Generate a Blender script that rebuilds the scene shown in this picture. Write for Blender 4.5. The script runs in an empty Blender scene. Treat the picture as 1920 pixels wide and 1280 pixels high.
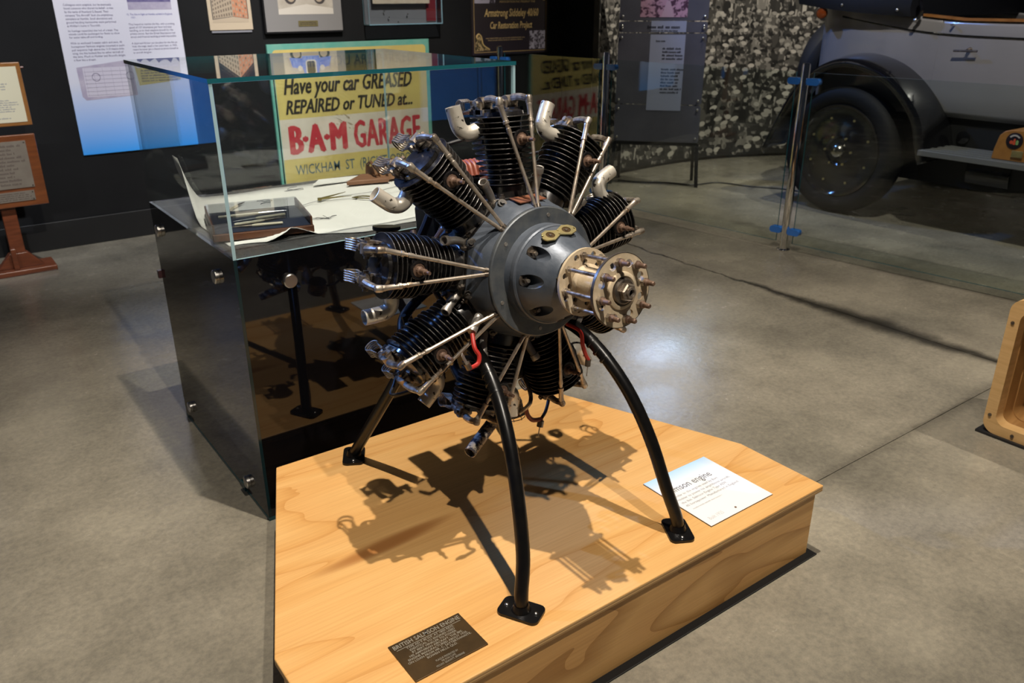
import bpy, bmesh, math, random
from mathutils import Vector, Matrix
random.seed(7)
PI = math.pi
sc = bpy.context.scene
COL = sc.collection

# ------------------------------------------------------------------ camera
def make_camera():
    f, pitch, yaw, roll, H = 1537.7, math.radians(22.816), math.radians(53.845), math.radians(-0.228), 1.6
    fh = Vector((math.cos(yaw), math.sin(yaw), 0)); r = Vector((math.sin(yaw), -math.cos(yaw), 0))
    F = fh*math.cos(pitch) + Vector((0, 0, -math.sin(pitch)))
    U = fh*math.sin(pitch) + Vector((0, 0, math.cos(pitch)))
    R2 = r*math.cos(roll) + U*math.sin(roll); U2 = -r*math.sin(roll) + U*math.cos(roll)
    cd = bpy.data.cameras.new('camera'); co = bpy.data.objects.new('camera', cd); COL.objects.link(co)
    m = Matrix((R2, U2, -F)).transposed().to_4x4(); m.translation = Vector((0, 0, H))
    co.matrix_world = m
    cd.sensor_width = 36.0; cd.lens = f/1920*36.0; cd.clip_start = 0.02
    cd.dof.use_dof = True; cd.dof.focus_distance = 1.95; cd.dof.aperture_fstop = 6.3
    sc.camera = co
make_camera()

# ------------------------------------------------------------------ world, lights, exposure
w = bpy.data.worlds.new('world'); sc.world = w; w.use_nodes = True
w.node_tree.nodes['Background'].inputs[0].default_value = (0.62, 0.72, 1.0, 1)
w.node_tree.nodes['Background'].inputs[1].default_value = 0.014
vs = sc.view_settings
vs.view_transform = 'Standard'; vs.look = 'None'; vs.exposure = 0.22; vs.gamma = 1.0; vs.use_curve_mapping = False
sc.cycles.transparent_max_bounces = 32
sc.cycles.max_bounces = 8

def spot(name, loc, tgt, power, ang, col=(1, .86, .68), blend=.6, rad=.03):
    l = bpy.data.lights.new(name, 'SPOT'); l.energy = power; l.color = col
    l.spot_size = math.radians(ang); l.spot_blend = blend; l.shadow_soft_size = rad
    o = bpy.data.objects.new(name, l); COL.objects.link(o)
    o.location = loc
    o.rotation_euler = (Vector(tgt) - Vector(loc)).to_track_quat('-Z', 'Y').to_euler()
    return o
WARM = (1, .90, .77); NEUT = (1, .95, .88); COOL = (.60, .74, 1.0); BLUE = (.16, .36, 1.0)
spot('track_spot_overhead', (1.17, 1.33, 6.0), (1.9, 1.2, .0), 1150, 72, WARM, .7)
spot('track_spot_front', (0.60, -0.55, 4.2), (0.8, 2.6, .4), 400, 76, WARM, .8)
spot('track_spot_side', (1.79, 1.4, 5.0), (0.0, 3.1, 0), 30, 50, NEUT, .9)
spot('track_spot_left', (-2.6, 2.2, 4.6), (-1.3, 2.8, 0), 140, 60, NEUT, 1)
spot('track_spot_poster', (1.2, 3.6, 4.0), (1.45, 6.29, .9), 480, 50, (.94, .96, 1.0), .9)
spot('fill_spot_poster_left', (-.7, 3.6, 4.0), (-.6, 6.29, .9), 520, 42, (.94, .96, 1.0), .9)  # added lamp, lights the second poster so its reflection shows
spot('track_spot_sign', (3.0, 3.9, 4.0), (3.1, 6.29, .8), 440, 56, (1, .94, .86), .9)
spot('track_spot_mural', (6.3, 3.6, 4.4), (6.9, 5.8, .9), 370, 75, (1, .93, .82), .9)
spot('fill_spot_car_floor', (5.9, 4.9, 4.6), (5.5, 4.3, 0), 300, 46, (1, .92, .76), .9)  # added fill lamp, brightens the floor beside the car
spot('track_spot_car', (3.6, 1.6, 4.6), (6.1, 2.9, .9), 480, 48, (1, .93, .84), .9)
spot('track_spot_floor', (4.6, -0.2, 4.6), (3.7, 0.9, 0), 430, 50, WARM, 1)
spot('track_spot_far', (9.72, 9.03, 4.5), (2.95, 2.85, 0), 330, 6.5, COOL, .9, .5)
spot('blue_spot_engine', (-1.3, 4.4, 3.4), (0.98, 1.72, 1.12), 460, 17, BLUE, .5)
spot('blue_spot_car', (4.6, 6.0, 3.6), (6.3, 3.9, 1.1), 200, 50, BLUE, .6)

# ------------------------------------------------------------------ materials
MATS = {}
def M(name, col, rough=.5, metal=0.0, col2=None, nscale=8.0, ncontrast=(.35, .65), bump=0.0, bscale=60.0,
      coat=0.0, stretch=None, space='Object', spec=.5, rough2=None, detail=6.0):
    if name in MATS: return MATS[name]
    m = bpy.data.materials.new(name); m.use_nodes = True; MATS[name] = m
    nt = m.node_tree; b = nt.nodes['Principled BSDF']
    b.inputs['Base Color'].default_value = (*col, 1); b.inputs['Roughness'].default_value = rough
    b.inputs['Metallic'].default_value = metal; b.inputs['Specular IOR Level'].default_value = spec
    if coat: b.inputs['Coat Weight'].default_value = coat; b.inputs['Coat Roughness'].default_value = .06
    vec = None
    if col2 is not None or bump or rough2 is not None:
        if space == 'World':
            g = nt.nodes.new('ShaderNodeNewGeometry'); vec = g.outputs['Position']
        else:
            g = nt.nodes.new('ShaderNodeTexCoord'); vec = g.outputs['Object']
        if stretch:
            mp = nt.nodes.new('ShaderNodeMapping'); mp.inputs['Scale'].default_value = stretch
            nt.links.new(vec, mp.inputs['Vector']); vec = mp.outputs['Vector']
    if col2 is not None or rough2 is not None:
        n = nt.nodes.new('ShaderNodeTexNoise'); n.inputs['Scale'].default_value = nscale
        n.inputs['Detail'].default_value = detail; n.inputs['Roughness'].default_value = .6
        nt.links.new(vec, n.inputs['Vector'])
        r = nt.nodes.new('ShaderNodeValToRGB')
        c2 = col2 if col2 is not None else col
        r.color_ramp.elements[0].position = ncontrast[0]; r.color_ramp.elements[0].color = (*col, 1)
        r.color_ramp.elements[1].position = ncontrast[1]; r.color_ramp.elements[1].color = (*c2, 1)
        nt.links.new(n.outputs['Fac'], r.inputs['Fac']); nt.links.new(r.outputs['Color'], b.inputs['Base Color'])
        if rough2 is not None:
            mr = nt.nodes.new('ShaderNodeMapRange')
            mr.inputs['From Min'].default_value = ncontrast[0]; mr.inputs['From Max'].default_value = ncontrast[1]
            mr.inputs['To Min'].default_value = rough; mr.inputs['To Max'].default_value = rough2
            nt.links.new(n.outputs['Fac'], mr.inputs['Value']); nt.links.new(mr.outputs['Result'], b.inputs['Roughness'])
    if bump:
        n2 = nt.nodes.new('ShaderNodeTexNoise'); n2.inputs['Scale'].default_value = bscale; n2.inputs['Detail'].default_value = 4
        nt.links.new(vec, n2.inputs['Vector'])
        bp = nt.nodes.new('ShaderNodeBump'); bp.inputs['Strength'].default_value = bump; bp.inputs['Distance'].default_value = .01
        nt.links.new(n2.outputs['Fac'], bp.inputs['Height']); nt.links.new(bp.outputs['Normal'], b.inputs['Normal'])
    return m

def glass_mat(name, tint, ior=1.5, rough=.0):
    m = bpy.data.materials.new(name); m.use_nodes = True; nt = m.node_tree; nt.nodes.clear()
    out = nt.nodes.new('ShaderNodeOutputMaterial'); mix = nt.nodes.new('ShaderNodeMixShader')
    tr = nt.nodes.new('ShaderNodeBsdfTransparent'); tr.inputs[0].default_value = (*tint, 1)
    gl = nt.nodes.new('ShaderNodeBsdfGlossy'); gl.inputs['Roughness'].default_value = rough
    gl.inputs['Color'].default_value = (1, 1, 1, 1)
    fr = nt.nodes.new('ShaderNodeFresnel'); geo = nt.nodes.new('ShaderNodeNewGeometry')
    mr = nt.nodes.new('ShaderNodeMapRange')          # same reflectance on both faces of the thin pane
    mr.inputs['To Min'].default_value = ior; mr.inputs['To Max'].default_value = 1/ior
    nt.links.new(geo.outputs['Backfacing'], mr.inputs['Value']); nt.links.new(mr.outputs['Result'], fr.inputs['IOR'])
    nt.links.new(fr.outputs['Fac'], mix.inputs['Fac']); nt.links.new(tr.outputs[0], mix.inputs[1]); nt.links.new(gl.outputs[0], mix.inputs[2])
    nt.links.new(mix.outputs[0], out.inputs['Surface'])
    return m
GLASS = glass_mat('clear_glass', (.965, .985, .98))
GLASS_B = glass_mat('barrier_glass', (.92, .955, .935), 1.5)
ACRYL = glass_mat('acrylic', (.93, .95, .97), 1.49)
GLASS_EDGE = M('glass_edge', (.012, .10, .125), .10, 0, coat=.6)
DARKEDGE = M('dark_glass_edge', (.006, .02, .024), .15, 0)
GLASS_EDGE_L = M('glass_edge_pale', (.33, .50, .56), .2, 0, coat=.4)

def concrete():
    m = bpy.data.materials.new('polished_concrete'); m.use_nodes = True; nt = m.node_tree; b = nt.nodes['Principled BSDF']
    N = nt.nodes.new; Lk = nt.links.new
    g = N('ShaderNodeNewGeometry')
    def noise(scale, detail=8, rough=.6):
        n = N('ShaderNodeTexNoise'); n.inputs['Scale'].default_value = scale; n.inputs['Detail'].default_value = detail
        n.inputs['Roughness'].default_value = rough; Lk(g.outputs['Position'], n.inputs['Vector']); return n.outputs['Fac']
    r = N('ShaderNodeValToRGB')
    r.color_ramp.elements[0].position = .33; r.color_ramp.elements[0].color = (.140, .129, .105, 1)
    r.color_ramp.elements[1].position = .68; r.color_ramp.elements[1].color = (.330, .300, .238, 1)
    Lk(noise(1.1, 12, .66), r.inputs['Fac'])
    r2 = N('ShaderNodeValToRGB'); r2.color_ramp.elements[0].position = .37; r2.color_ramp.elements[0].color = (.74, .74, .74, 1)
    r2.color_ramp.elements[1].position = .61; r2.color_ramp.elements[1].color = (1.12, 1.1, 1.05, 1)
    Lk(noise(48, 12, .75), r2.inputs['Fac'])
    mx = N('ShaderNodeMix'); mx.data_type = 'RGBA'; mx.blend_type = 'MULTIPLY'; mx.inputs['Factor'].default_value = .8
    Lk(r.outputs['Color'], mx.inputs['A']); Lk(r2.outputs['Color'], mx.inputs['B'])
    # dirt smeared along the saw-cut joint x = 3.93
    sx = N('ShaderNodeSeparateXYZ'); Lk(g.outputs['Position'], sx.inputs[0])
    def math_(op, a, bb=None):
        n = N('ShaderNodeMath'); n.operation = op
        for i, v in enumerate((a, bb)):
            if v is None: continue
            if isinstance(v, (int, float)): n.inputs[i].default_value = v
            else: Lk(v, n.inputs[i])
        return n.outputs[0]
    dist = math_('ABSOLUTE', math_('SUBTRACT', sx.outputs['X'], math_('ADD', 3.87, math_('MULTIPLY', noise(5, 4), .12))))
    ymask = N('ShaderNodeMapRange'); ymask.inputs['From Min'].default_value = 0; ymask.inputs['From Max'].default_value = 1.0
    ymask.inputs['To Min'].default_value = .16; ymask.inputs['To Max'].default_value = .015
    Lk(math_('ABSOLUTE', math_('SUBTRACT', sx.outputs['Y'], 2.1)), ymask.inputs['Value'])
    st = N('ShaderNodeMapRange'); st.inputs['From Min'].default_value = 0; st.inputs['To Min'].default_value = .14; st.inputs['To Max'].default_value = 1
    st.interpolation_type = 'SMOOTHSTEP'
    Lk(dist, st.inputs['Value']); Lk(ymask.outputs['Result'], st.inputs['From Max'])
    d2 = math_('ABSOLUTE', math_('SUBTRACT', sx.outputs['Y'], 1.38))
    st2 = N('ShaderNodeMapRange'); st2.inputs['From Max'].default_value = .06; st2.inputs['To Min'].default_value = .72; st2.interpolation_type = 'SMOOTHSTEP'
    Lk(d2, st2.inputs['Value'])
    stain = math_('MULTIPLY', st.outputs['Result'], st2.outputs['Result'])
    mx2 = N('ShaderNodeMix'); mx2.data_type = 'RGBA'; mx2.blend_type = 'MULTIPLY'; mx2.inputs['Factor'].default_value = 1
    Lk(mx.outputs['Result'], mx2.inputs['A']); Lk(stain, mx2.inputs['B'])
    Lk(mx2.outputs['Result'], b.inputs['Base Color'])
    rr = N('ShaderNodeMapRange'); rr.inputs['From Min'].default_value = .3; rr.inputs['From Max'].default_value = .7
    rr.inputs['To Min'].default_value = .15; rr.inputs['To Max'].default_value = .32
    Lk(noise(2.2, 10), rr.inputs['Value']); Lk(rr.outputs['Result'], b.inputs['Roughness'])
    b.inputs['Specular IOR Level'].default_value = .45
    bp = N('ShaderNodeBump'); bp.inputs['Strength'].default_value = .08; bp.inputs['Distance'].default_value = .01
    Lk(noise(45, 6), bp.inputs['Height']); Lk(bp.outputs['Normal'], b.inputs['Normal'])
    return m
CONC = concrete()

def plywood(name, axis='X', tone=1.0, dk=1.0, bands=5.0):
    """pine veneer: broad wavy growth bands stretched along one axis"""
    m = bpy.data.materials.new(name); m.use_nodes = True; nt = m.node_tree; b = nt.nodes['Principled BSDF']
    N = nt.nodes.new; Lk = nt.links.new
    g = N('ShaderNodeNewGeometry'); mp = N('ShaderNodeMapping')
    mp.inputs['Scale'].default_value = {'X': (.55, 3.2, 3.2), 'Y': (3.2, .55, 3.2)}[axis]
    Lk(g.outputs['Position'], mp.inputs['Vector'])
    n = N('ShaderNodeTexNoise'); n.inputs['Scale'].default_value = 1.25; n.inputs['Detail'].default_value = 2.2; n.inputs['Distortion'].default_value = .5
    Lk(mp.outputs['Vector'], n.inputs['Vector'])
    mu = N('ShaderNodeMath'); mu.operation = 'MULTIPLY'; mu.inputs[1].default_value = bands; Lk(n.outputs['Fac'], mu.inputs[0])
    fr = N('ShaderNodeMath'); fr.operation = 'FRACT'; Lk(mu.outputs[0], fr.inputs[0])
    r = N('ShaderNodeValToRGB'); e = r.color_ramp.elements
    e[0].position = 0; e[0].color = (.66*tone, .365*tone, .13*tone, 1)
    e[1].position = 1; e[1].color = (.56*tone*dk, .28*tone*dk, .085*tone*dk, 1)
    a = e.new(.55); a.color = (.70*tone, .41*tone, .155*tone, 1)
    a = e.new(.93); a.color = (.64*tone*dk, .345*tone*dk, .115*tone*dk, 1)
    Lk(fr.outputs[0], r.inputs['Fac'])
    mp2 = N('ShaderNodeMapping'); mp2.inputs['Scale'].default_value = {'X': (4, 160, 160), 'Y': (160, 4, 160)}[axis]
    Lk(g.outputs['Position'], mp2.inputs['Vector'])
    n2 = N('ShaderNodeTexNoise'); n2.inputs['Scale'].default_value = 1.0; n2.inputs['Detail'].default_value = 3; Lk(mp2.outputs['Vector'], n2.inputs['Vector'])
    r2 = N('ShaderNodeValToRGB'); r2.color_ramp.elements[0].position = .3; r2.color_ramp.elements[0].color = (.86, .83, .78, 1)
    r2.color_ramp.elements[1].position = .65; r2.color_ramp.elements[1].color = (1, 1, 1, 1); Lk(n2.outputs['Fac'], r2.inputs['Fac'])
    mx = N('ShaderNodeMix'); mx.data_type = 'RGBA'; mx.blend_type = 'MULTIPLY'; mx.inputs['Factor'].default_value = .8
    Lk(r.outputs['Color'], mx.inputs['A']); Lk(r2.outputs['Color'], mx.inputs['B'])
    last = mx.outputs['Result']
    if name == 'plywood_top':      # oil stain dripped from the engine, running along the grain
        sx = N('ShaderNodeSeparateXYZ'); Lk(g.outputs['Position'], sx.inputs[0])
        def mth(op, a, bb):
            q = N('ShaderNodeMath'); q.operation = op
            for i, v in enumerate((a, bb)):
                if isinstance(v, (int, float)): q.inputs[i].default_value = v
                else: Lk(v, q.inputs[i])
            return q.outputs[0]
        wob = mth('MULTIPLY', n.outputs['Fac'], .16)
        dy = mth('DIVIDE', mth('SUBTRACT', mth('ADD', sx.outputs['Y'], wob), 1.745), .040)
        dx = mth('DIVIDE', mth('SUBTRACT', sx.outputs['X'], .80), .25)
        rr = mth('ADD', mth('MULTIPLY', dx, dx), mth('MULTIPLY', dy, dy))
        sm = N('ShaderNodeMapRange'); sm.interpolation_type = 'SMOOTHSTEP'; sm.inputs['From Max'].default_value = 1.0
        sm.inputs['To Min'].default_value = .85; sm.inputs['To Max'].default_value = 0
        Lk(rr, sm.inputs['Value'])
        mx3 = N('ShaderNodeMix'); mx3.data_type = 'RGBA'; mx3.inputs['B'].default_value = (.30, .11, .025, 1)
        Lk(sm.outputs['Result'], mx3.inputs['Factor']); Lk(last, mx3.inputs['A']); last = mx3.outputs['Result']
    Lk(last, b.inputs['Base Color'])
    b.inputs['Roughness'].default_value = .38; b.inputs['Specular IOR Level'].default_value = .35
    return m
PLY = plywood('plywood_top', 'X'); PLY_SIDE = plywood('plywood_side', 'X', .98, .80, 9.0)
def ply_edge():
    m = bpy.data.materials.new('plywood_edge'); m.use_nodes = True; nt = m.node_tree; b = nt.nodes['Principled BSDF']
    N = nt.nodes.new; Lk = nt.links.new
    g = N('ShaderNodeNewGeometry'); s = N('ShaderNodeSeparateXYZ'); Lk(g.outputs['Position'], s.inputs[0])
    mu = N('ShaderNodeMath'); mu.operation = 'MULTIPLY'; mu.inputs[1].default_value = 140; Lk(s.outputs['Z'], mu.inputs[0])
    fr = N('ShaderNodeMath'); fr.operation = 'FRACT'; Lk(mu.outputs[0], fr.inputs[0])
    r = N('ShaderNodeValToRGB'); r.color_ramp.interpolation = 'CONSTANT'
    r.color_ramp.elements[0].color = (.70, .45, .20, 1); r.color_ramp.elements[1].position = .55; r.color_ramp.elements[1].color = (.40, .23, .09, 1)
    Lk(fr.outputs[0], r.inputs['Fac']); Lk(r.outputs['Color'], b.inputs['Base Color']); b.inputs['Roughness'].default_value = .6
    return m
PLY_EDGE = ply_edge()

BLACKWALL = M('black_wall_paint', (.0045, .0047, .0055), .75, col2=(.0065, .0067, .0075), nscale=3, bump=.05, bscale=200, spec=.25)
BLACKGLOSS = M('black_glass_panel', (.003, .003, .004), .03, 0, spec=.6)
BLACKPANEL = M('black_laminate', (.006, .006, .007), .35)
DESK = M('grey_desk_top', (.085, .085, .088), .25, col2=(.10, .10, .10), nscale=30)
STEEL = M('brushed_steel', (.62, .60, .57), .28, 1.0)
CHROME = M('chrome', (.80, .79, .77), .07, 1.0)
ENAMEL = M('black_enamel', (.006, .006, .007), .22, 0, col2=(.016, .013, .011), nscale=25, spec=.7, rough2=.40, coat=.35)
TUBEBLK = M('black_tube_paint', (.003, .003, .0035), .30, 0, spec=.4, col2=(.006, .0055, .005), nscale=40)
CRANK = M('blue_grey_paint', (.066, .082, .108), .36, .3, col2=(.105, .12, .145), nscale=14, bump=.06, bscale=90, rough2=.5)
CRANK_W = M('worn_grey_flange', (.135, .145, .15), .42, .4, col2=(.085, .098, .115), nscale=30, bump=.05, bscale=120)
CREAM = M('cream_hub_paint', (.56, .46, .32), .48, 0, col2=(.40, .29, .17), nscale=22, ncontrast=(.45, .8), bump=.08, bscale=120)
RODSTEEL = M('worn_steel_rod', (.52, .45, .37), .36, .75, col2=(.34, .25, .17), nscale=40, ncontrast=(.45, .7))
OILSTEEL = M('oily_steel', (.50, .44, .36), .38, .75, col2=(.13, .095, .07), nscale=45, ncontrast=(.4, .65))
DARKSTEEL = M('dark_steel', (.10, .088, .078), .38, .8, col2=(.22, .18, .14), nscale=50)
ALU = M('chipped_aluminium', (.62, .575, .49), .36, .45, col2=(.05, .04, .03), nscale=45, ncontrast=(.60, .63), bump=.1, bscale=80)
ALU_T = M('dull_aluminium', (.40, .38, .35), .42, .7, col2=(.28, .25, .22), nscale=30)
RUST = M('rusty_brown', (.10, .058, .040), .55, .3, col2=(.20, .125, .085), nscale=60)
COPPER = M('copper_plate', (.42, .17, .095), .4, .5, col2=(.28, .11, .06), nscale=30)
BRASS = M('brass', (.55, .45, .20), .35, .8, col2=(.42, .36, .18), nscale=40)
DARKBRASS = M('dark_bronze', (.105, .062, .025), .38, .55, col2=(.065, .04, .017), nscale=12)
REDWIRE = M('red_wire', (.42, .025, .018), .4)
DARKRED = M('dull_red_rubber', (.22, .05, .035), .5)
REDCAP = M('red_ribbed_cap', (.36, .095, .055), .45)
WORN = M('worn_fin_edge', (.10, .095, .09), .28, .6, col2=(.02, .018, .016), nscale=30)
DARKNUT = M('dark_nut', (.035, .031, .027), .6, .2, col2=(.08, .07, .06), nscale=60)
RUBBER = M('black_rubber', (.012, .012, .013), .55)
PAPER = M('white_paper', (.66, .66, .64), .8, col2=(.72, .72, .70), nscale=4)
CARD = M('white_card', (.80, .81, .82), .45)
INKD = M('dark_ink', (.03, .03, .035), .7)
INKG = M('grey_ink', (.30, .30, .31), .7)
INKP = M('purple_ink', (.115, .10, .19), .7)
INKBLUE = M('faded_blue_ink', (.055, .11, .13), .7)
SIGNRED = M('sign_red', (.46, .035, .045), .55, col2=(.55, .12, .10), nscale=12, ncontrast=(.5, .8))
SIGNBLK = M('sign_black', (.022, .018, .012), .6)
SIGNYEL = M('sign_yellow', (.62, .50, .155), .55, col2=(.55, .43, .14), nscale=6)
SIGNWHT = M('sign_white', (.64, .57, .46), .55, col2=(.50, .42, .31), nscale=5, ncontrast=(.5, .8))
SIGNTEAL = M('sign_teal', (.11, .36, .29), .55, col2=(.17, .40, .32), nscale=14)
GOLD = M('gold_print', (.62, .43, .17), .5)
WOODRED = M('red_brown_timber', (.20, .055, .022), .3, col2=(.11, .03, .012), nscale=6, stretch=(1, 1, 8), coat=.3)
WOODFR = M('oak_frame', (.30, .13, .035), .35, col2=(.21, .085, .02), nscale=12, coat=.2)
WOODLT = M('blonde_timber', (.70, .45, .20), .45, col2=(.58, .35, .14), nscale=5, stretch=(1, 1, 10))
WOODLT2 = M('golden_laminate', (.40, .21, .07), .45, col2=(.27, .13, .04), nscale=7, stretch=(1, 8, 1))
MAHOG = M('mahogany', (.13, .048, .02), .4, col2=(.085, .03, .013), nscale=16)
# ------------------------------------------------------------------ mesh builder
class MB:
    def __init__(s): s.v = []; s.f = []; s.mi = []; s.cur = 0
    def add(s, vs, fs):
        o = len(s.v); s.v += [tuple(v) for v in vs]; s.f += [tuple(i+o for i in f) for f in fs]; s.mi += [s.cur]*len(fs); return s
    def box(s, a, b):
        (x0, y0, z0), (x1, y1, z1) = a, b
        return s.add([(x0,y0,z0),(x1,y0,z0),(x1,y1,z0),(x0,y1,z0),(x0,y0,z1),(x1,y0,z1),(x1,y1,z1),(x0,y1,z1)],
                     [(0,3,2,1),(4,5,6,7),(0,1,5,4),(1,2,6,5),(2,3,7,6),(3,0,4,7)])
    def obox(s, c, ax, ay, az):   # oriented box: centre and three half-axis vectors
        c = Vector(c); ax, ay, az = Vector(ax), Vector(ay), Vector(az)
        P = [c+sx*ax+sy*ay+sz*az for sz in (-1,1) for sy, sx in ((-1,-1),(-1,1),(1,1),(1,-1))]
        return s.add(P, [(0,3,2,1),(4,5,6,7),(0,1,5,4),(1,2,6,5),(2,3,7,6),(3,0,4,7)])
    def ring_loft(s, rings, cap0=True, cap1=True, closed=True):
        n = len(rings[0]); vs = [p for r in rings for p in r]; fs = []
        for i in range(len(rings)-1):
            for j in range(n if closed else n-1):
                k = (j+1) % n
                fs.append((i*n+j, i*n+k, (i+1)*n+k, (i+1)*n+j))
        if cap0: fs.append(tuple(range(n-1, -1, -1)))
        if cap1: fs.append(tuple((len(rings)-1)*n+j for j in range(n)))
        return s.add(vs, fs)
    def cyl(s, p0, p1, r0, r1=None, n=16, cap=True):
        if r1 is None: r1 = r0
        p0, p1 = Vector(p0), Vector(p1); d = (p1-p0).normalized()
        u = d.orthogonal().normalized(); v = d.cross(u)
        R = lambda p, r: [p+(u*math.cos(2*PI*i/n)+v*math.sin(2*PI*i/n))*r for i in range(n)]
        return s.ring_loft([R(p0, r0), R(p1, r1)], cap, cap)
    def lathe(s, prof, p0, axis, n=32, cap0=False, cap1=False, ph=0.0):   # prof: (distance along axis, radius)
        p0, d = Vector(p0), Vector(axis).normalized(); u = d.orthogonal().normalized(); v = d.cross(u)
        return s.ring_loft([[p0+d*a+(u*math.cos(2*PI*i/n+ph)+v*math.sin(2*PI*i/n+ph))*r for i in range(n)] for a, r in prof], cap0, cap1)
    def tube(s, path, r, n=10, cap=True, smooth=0):
        P = [Vector(p) for p in path]
        if smooth: P = crm(P, smooth)
        R = r if isinstance(r, (list, tuple)) else None
        rings = []; prev = None
        for i, p in enumerate(P):
            d = (P[min(i+1, len(P)-1)]-P[max(i-1, 0)]).normalized()
            u = prev - d*prev.dot(d) if prev is not None else d.orthogonal()
            u = u.normalized(); prev = u; v = d.cross(u)
            rr = r if R is None else R[0]+(R[1]-R[0])*i/(len(P)-1)
            rings.append([p+(u*math.cos(2*PI*j/n)+v*math.sin(2*PI*j/n))*rr for j in range(n)])
        return s.ring_loft(rings, cap, cap)
    def prism(s, poly, z0, z1):
        n = len(poly); return s.ring_loft([[(x, y, z0) for x, y in poly], [(x, y, z1) for x, y in poly]])
    def sphere(s, c, r, n=14, m=9, sc3=(1, 1, 1)):
        c = Vector(c); rings = []
        for i in range(m+1):
            t = PI*(i+.001)/(m+.002); rr = math.sin(t); z = -math.cos(t)
            rings.append([c+Vector((rr*math.cos(2*PI*j/n)*sc3[0], rr*math.sin(2*PI*j/n)*sc3[1], z*sc3[2]))*r for j in range(n)])
        return s.ring_loft(rings)
    def mesh(s, name, mats, smooth=35):
        me = bpy.data.meshes.new(name); me.from_pydata(s.v, [], s.f)
        if not isinstance(mats, (list, tuple)): mats = [mats]
        for m in mats: me.materials.append(m)
        if len(mats) > 1: me.polygons.foreach_set('material_index', s.mi)
        me.update()
        bm = bmesh.new(); bm.from_mesh(me); bmesh.ops.recalc_face_normals(bm, faces=bm.faces); bm.to_mesh(me); bm.free()
        if smooth:
            me.polygons.foreach_set('use_smooth', [True]*len(me.polygons)); me.set_sharp_from_angle(angle=math.radians(smooth))
        me.update(); return me
    def build(s, name, mats, parent=None, smooth=35, bevel=0):
        o = link(name, s.mesh(name, mats, smooth), parent)
        if bevel:
            b = o.modifiers.new('bevel', 'BEVEL'); b.width = bevel; b.segments = 2; b.limit_method = 'ANGLE'
        return o
def crm(P, k):
    out = []
    for i in range(len(P)-1):
        a, b, c, d = P[max(i-1, 0)], P[i], P[i+1], P[min(i+2, len(P)-1)]
        for j in range(k):
            t = j/k
            out.append(.5*((2*b)+(c-a)*t+(2*a-5*b+4*c-d)*t*t+(3*b-a-3*c+d)*t**3))
    out.append(P[-1]); return out
def link(name, data, parent=None):
    o = bpy.data.objects.new(name, data); COL.objects.link(o)
    if parent is not None: o.parent = parent
    return o
def tag(o, label=None, cat=None, group=None, kind=None):
    if label: o['label'] = label
    if cat: o['category'] = cat
    if group: o['group'] = group
    if kind: o['kind'] = kind
    return o
def thing(name, label, cat, loc=(0, 0, 0), rot=(0, 0, 0), group=None):
    o = link(name, None); o.location = loc; o.rotation_euler = rot; o.empty_display_size = .1
    return tag(o, label, cat, group)
def struct(name, o):
    o['kind'] = 'structure'; return o
def clone(o, parent, loc=None, rot=None):
    c = o.copy(); COL.objects.link(c); c.parent = parent
    if loc is not None: c.location = loc
    if rot is not None: c.rotation_euler = rot
    return c
def rrect(x0, y0, x1, y1, r, n=5):
    P = []
    for cx, cy, a in ((x1-r, y0+r, -PI/2), (x1-r, y1-r, 0), (x0+r, y1-r, PI/2), (x0+r, y0+r, PI)):
        P += [(cx+r*math.cos(a+PI/2*i/n), cy+r*math.sin(a+PI/2*i/n)) for i in range(n+1)]
    return P
def circ(cx, cy, r, n=20): return [(cx+r*math.cos(2*PI*i/n), cy+r*math.sin(2*PI*i/n)) for i in range(n)]
def plate_mesh(name, outer, holes, th, mat):      # flat plate with real holes, in local XY, thickness along Z
    cu = bpy.data.curves.new(name, 'CURVE'); cu.dimensions = '2D'; cu.fill_mode = 'BOTH'; cu.extrude = th/2
    for poly in [outer]+holes:
        sp = cu.splines.new('POLY'); sp.points.add(len(poly)-1); sp.use_cyclic_u = True
        for p, (x, y) in zip(sp.points, poly): p.co = (x, y, 0, 1)
    t = bpy.data.objects.new(name, cu); COL.objects.link(t)
    me = bpy.data.meshes.new_from_object(t); bpy.data.objects.remove(t)
    me.materials.clear(); me.materials.append(mat); me.name = name
    return me
def text_mesh(body, shear=0, bold=0, spacing=1.0, line=1.0, align='LEFT', depth=.01):
    cu = bpy.data.curves.new('lettering', 'FONT'); cu.body = body; cu.size = 1; cu.shear = shear; cu.offset = bold
    cu.space_character = spacing; cu.space_line = line; cu.align_x = align; cu.resolution_u = 2; cu.extrude = 0
    t = bpy.data.objects.new('lettering', cu); COL.objects.link(t)
    me = bpy.data.meshes.new_from_object(t); bpy.data.objects.remove(t)
    return me
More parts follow.
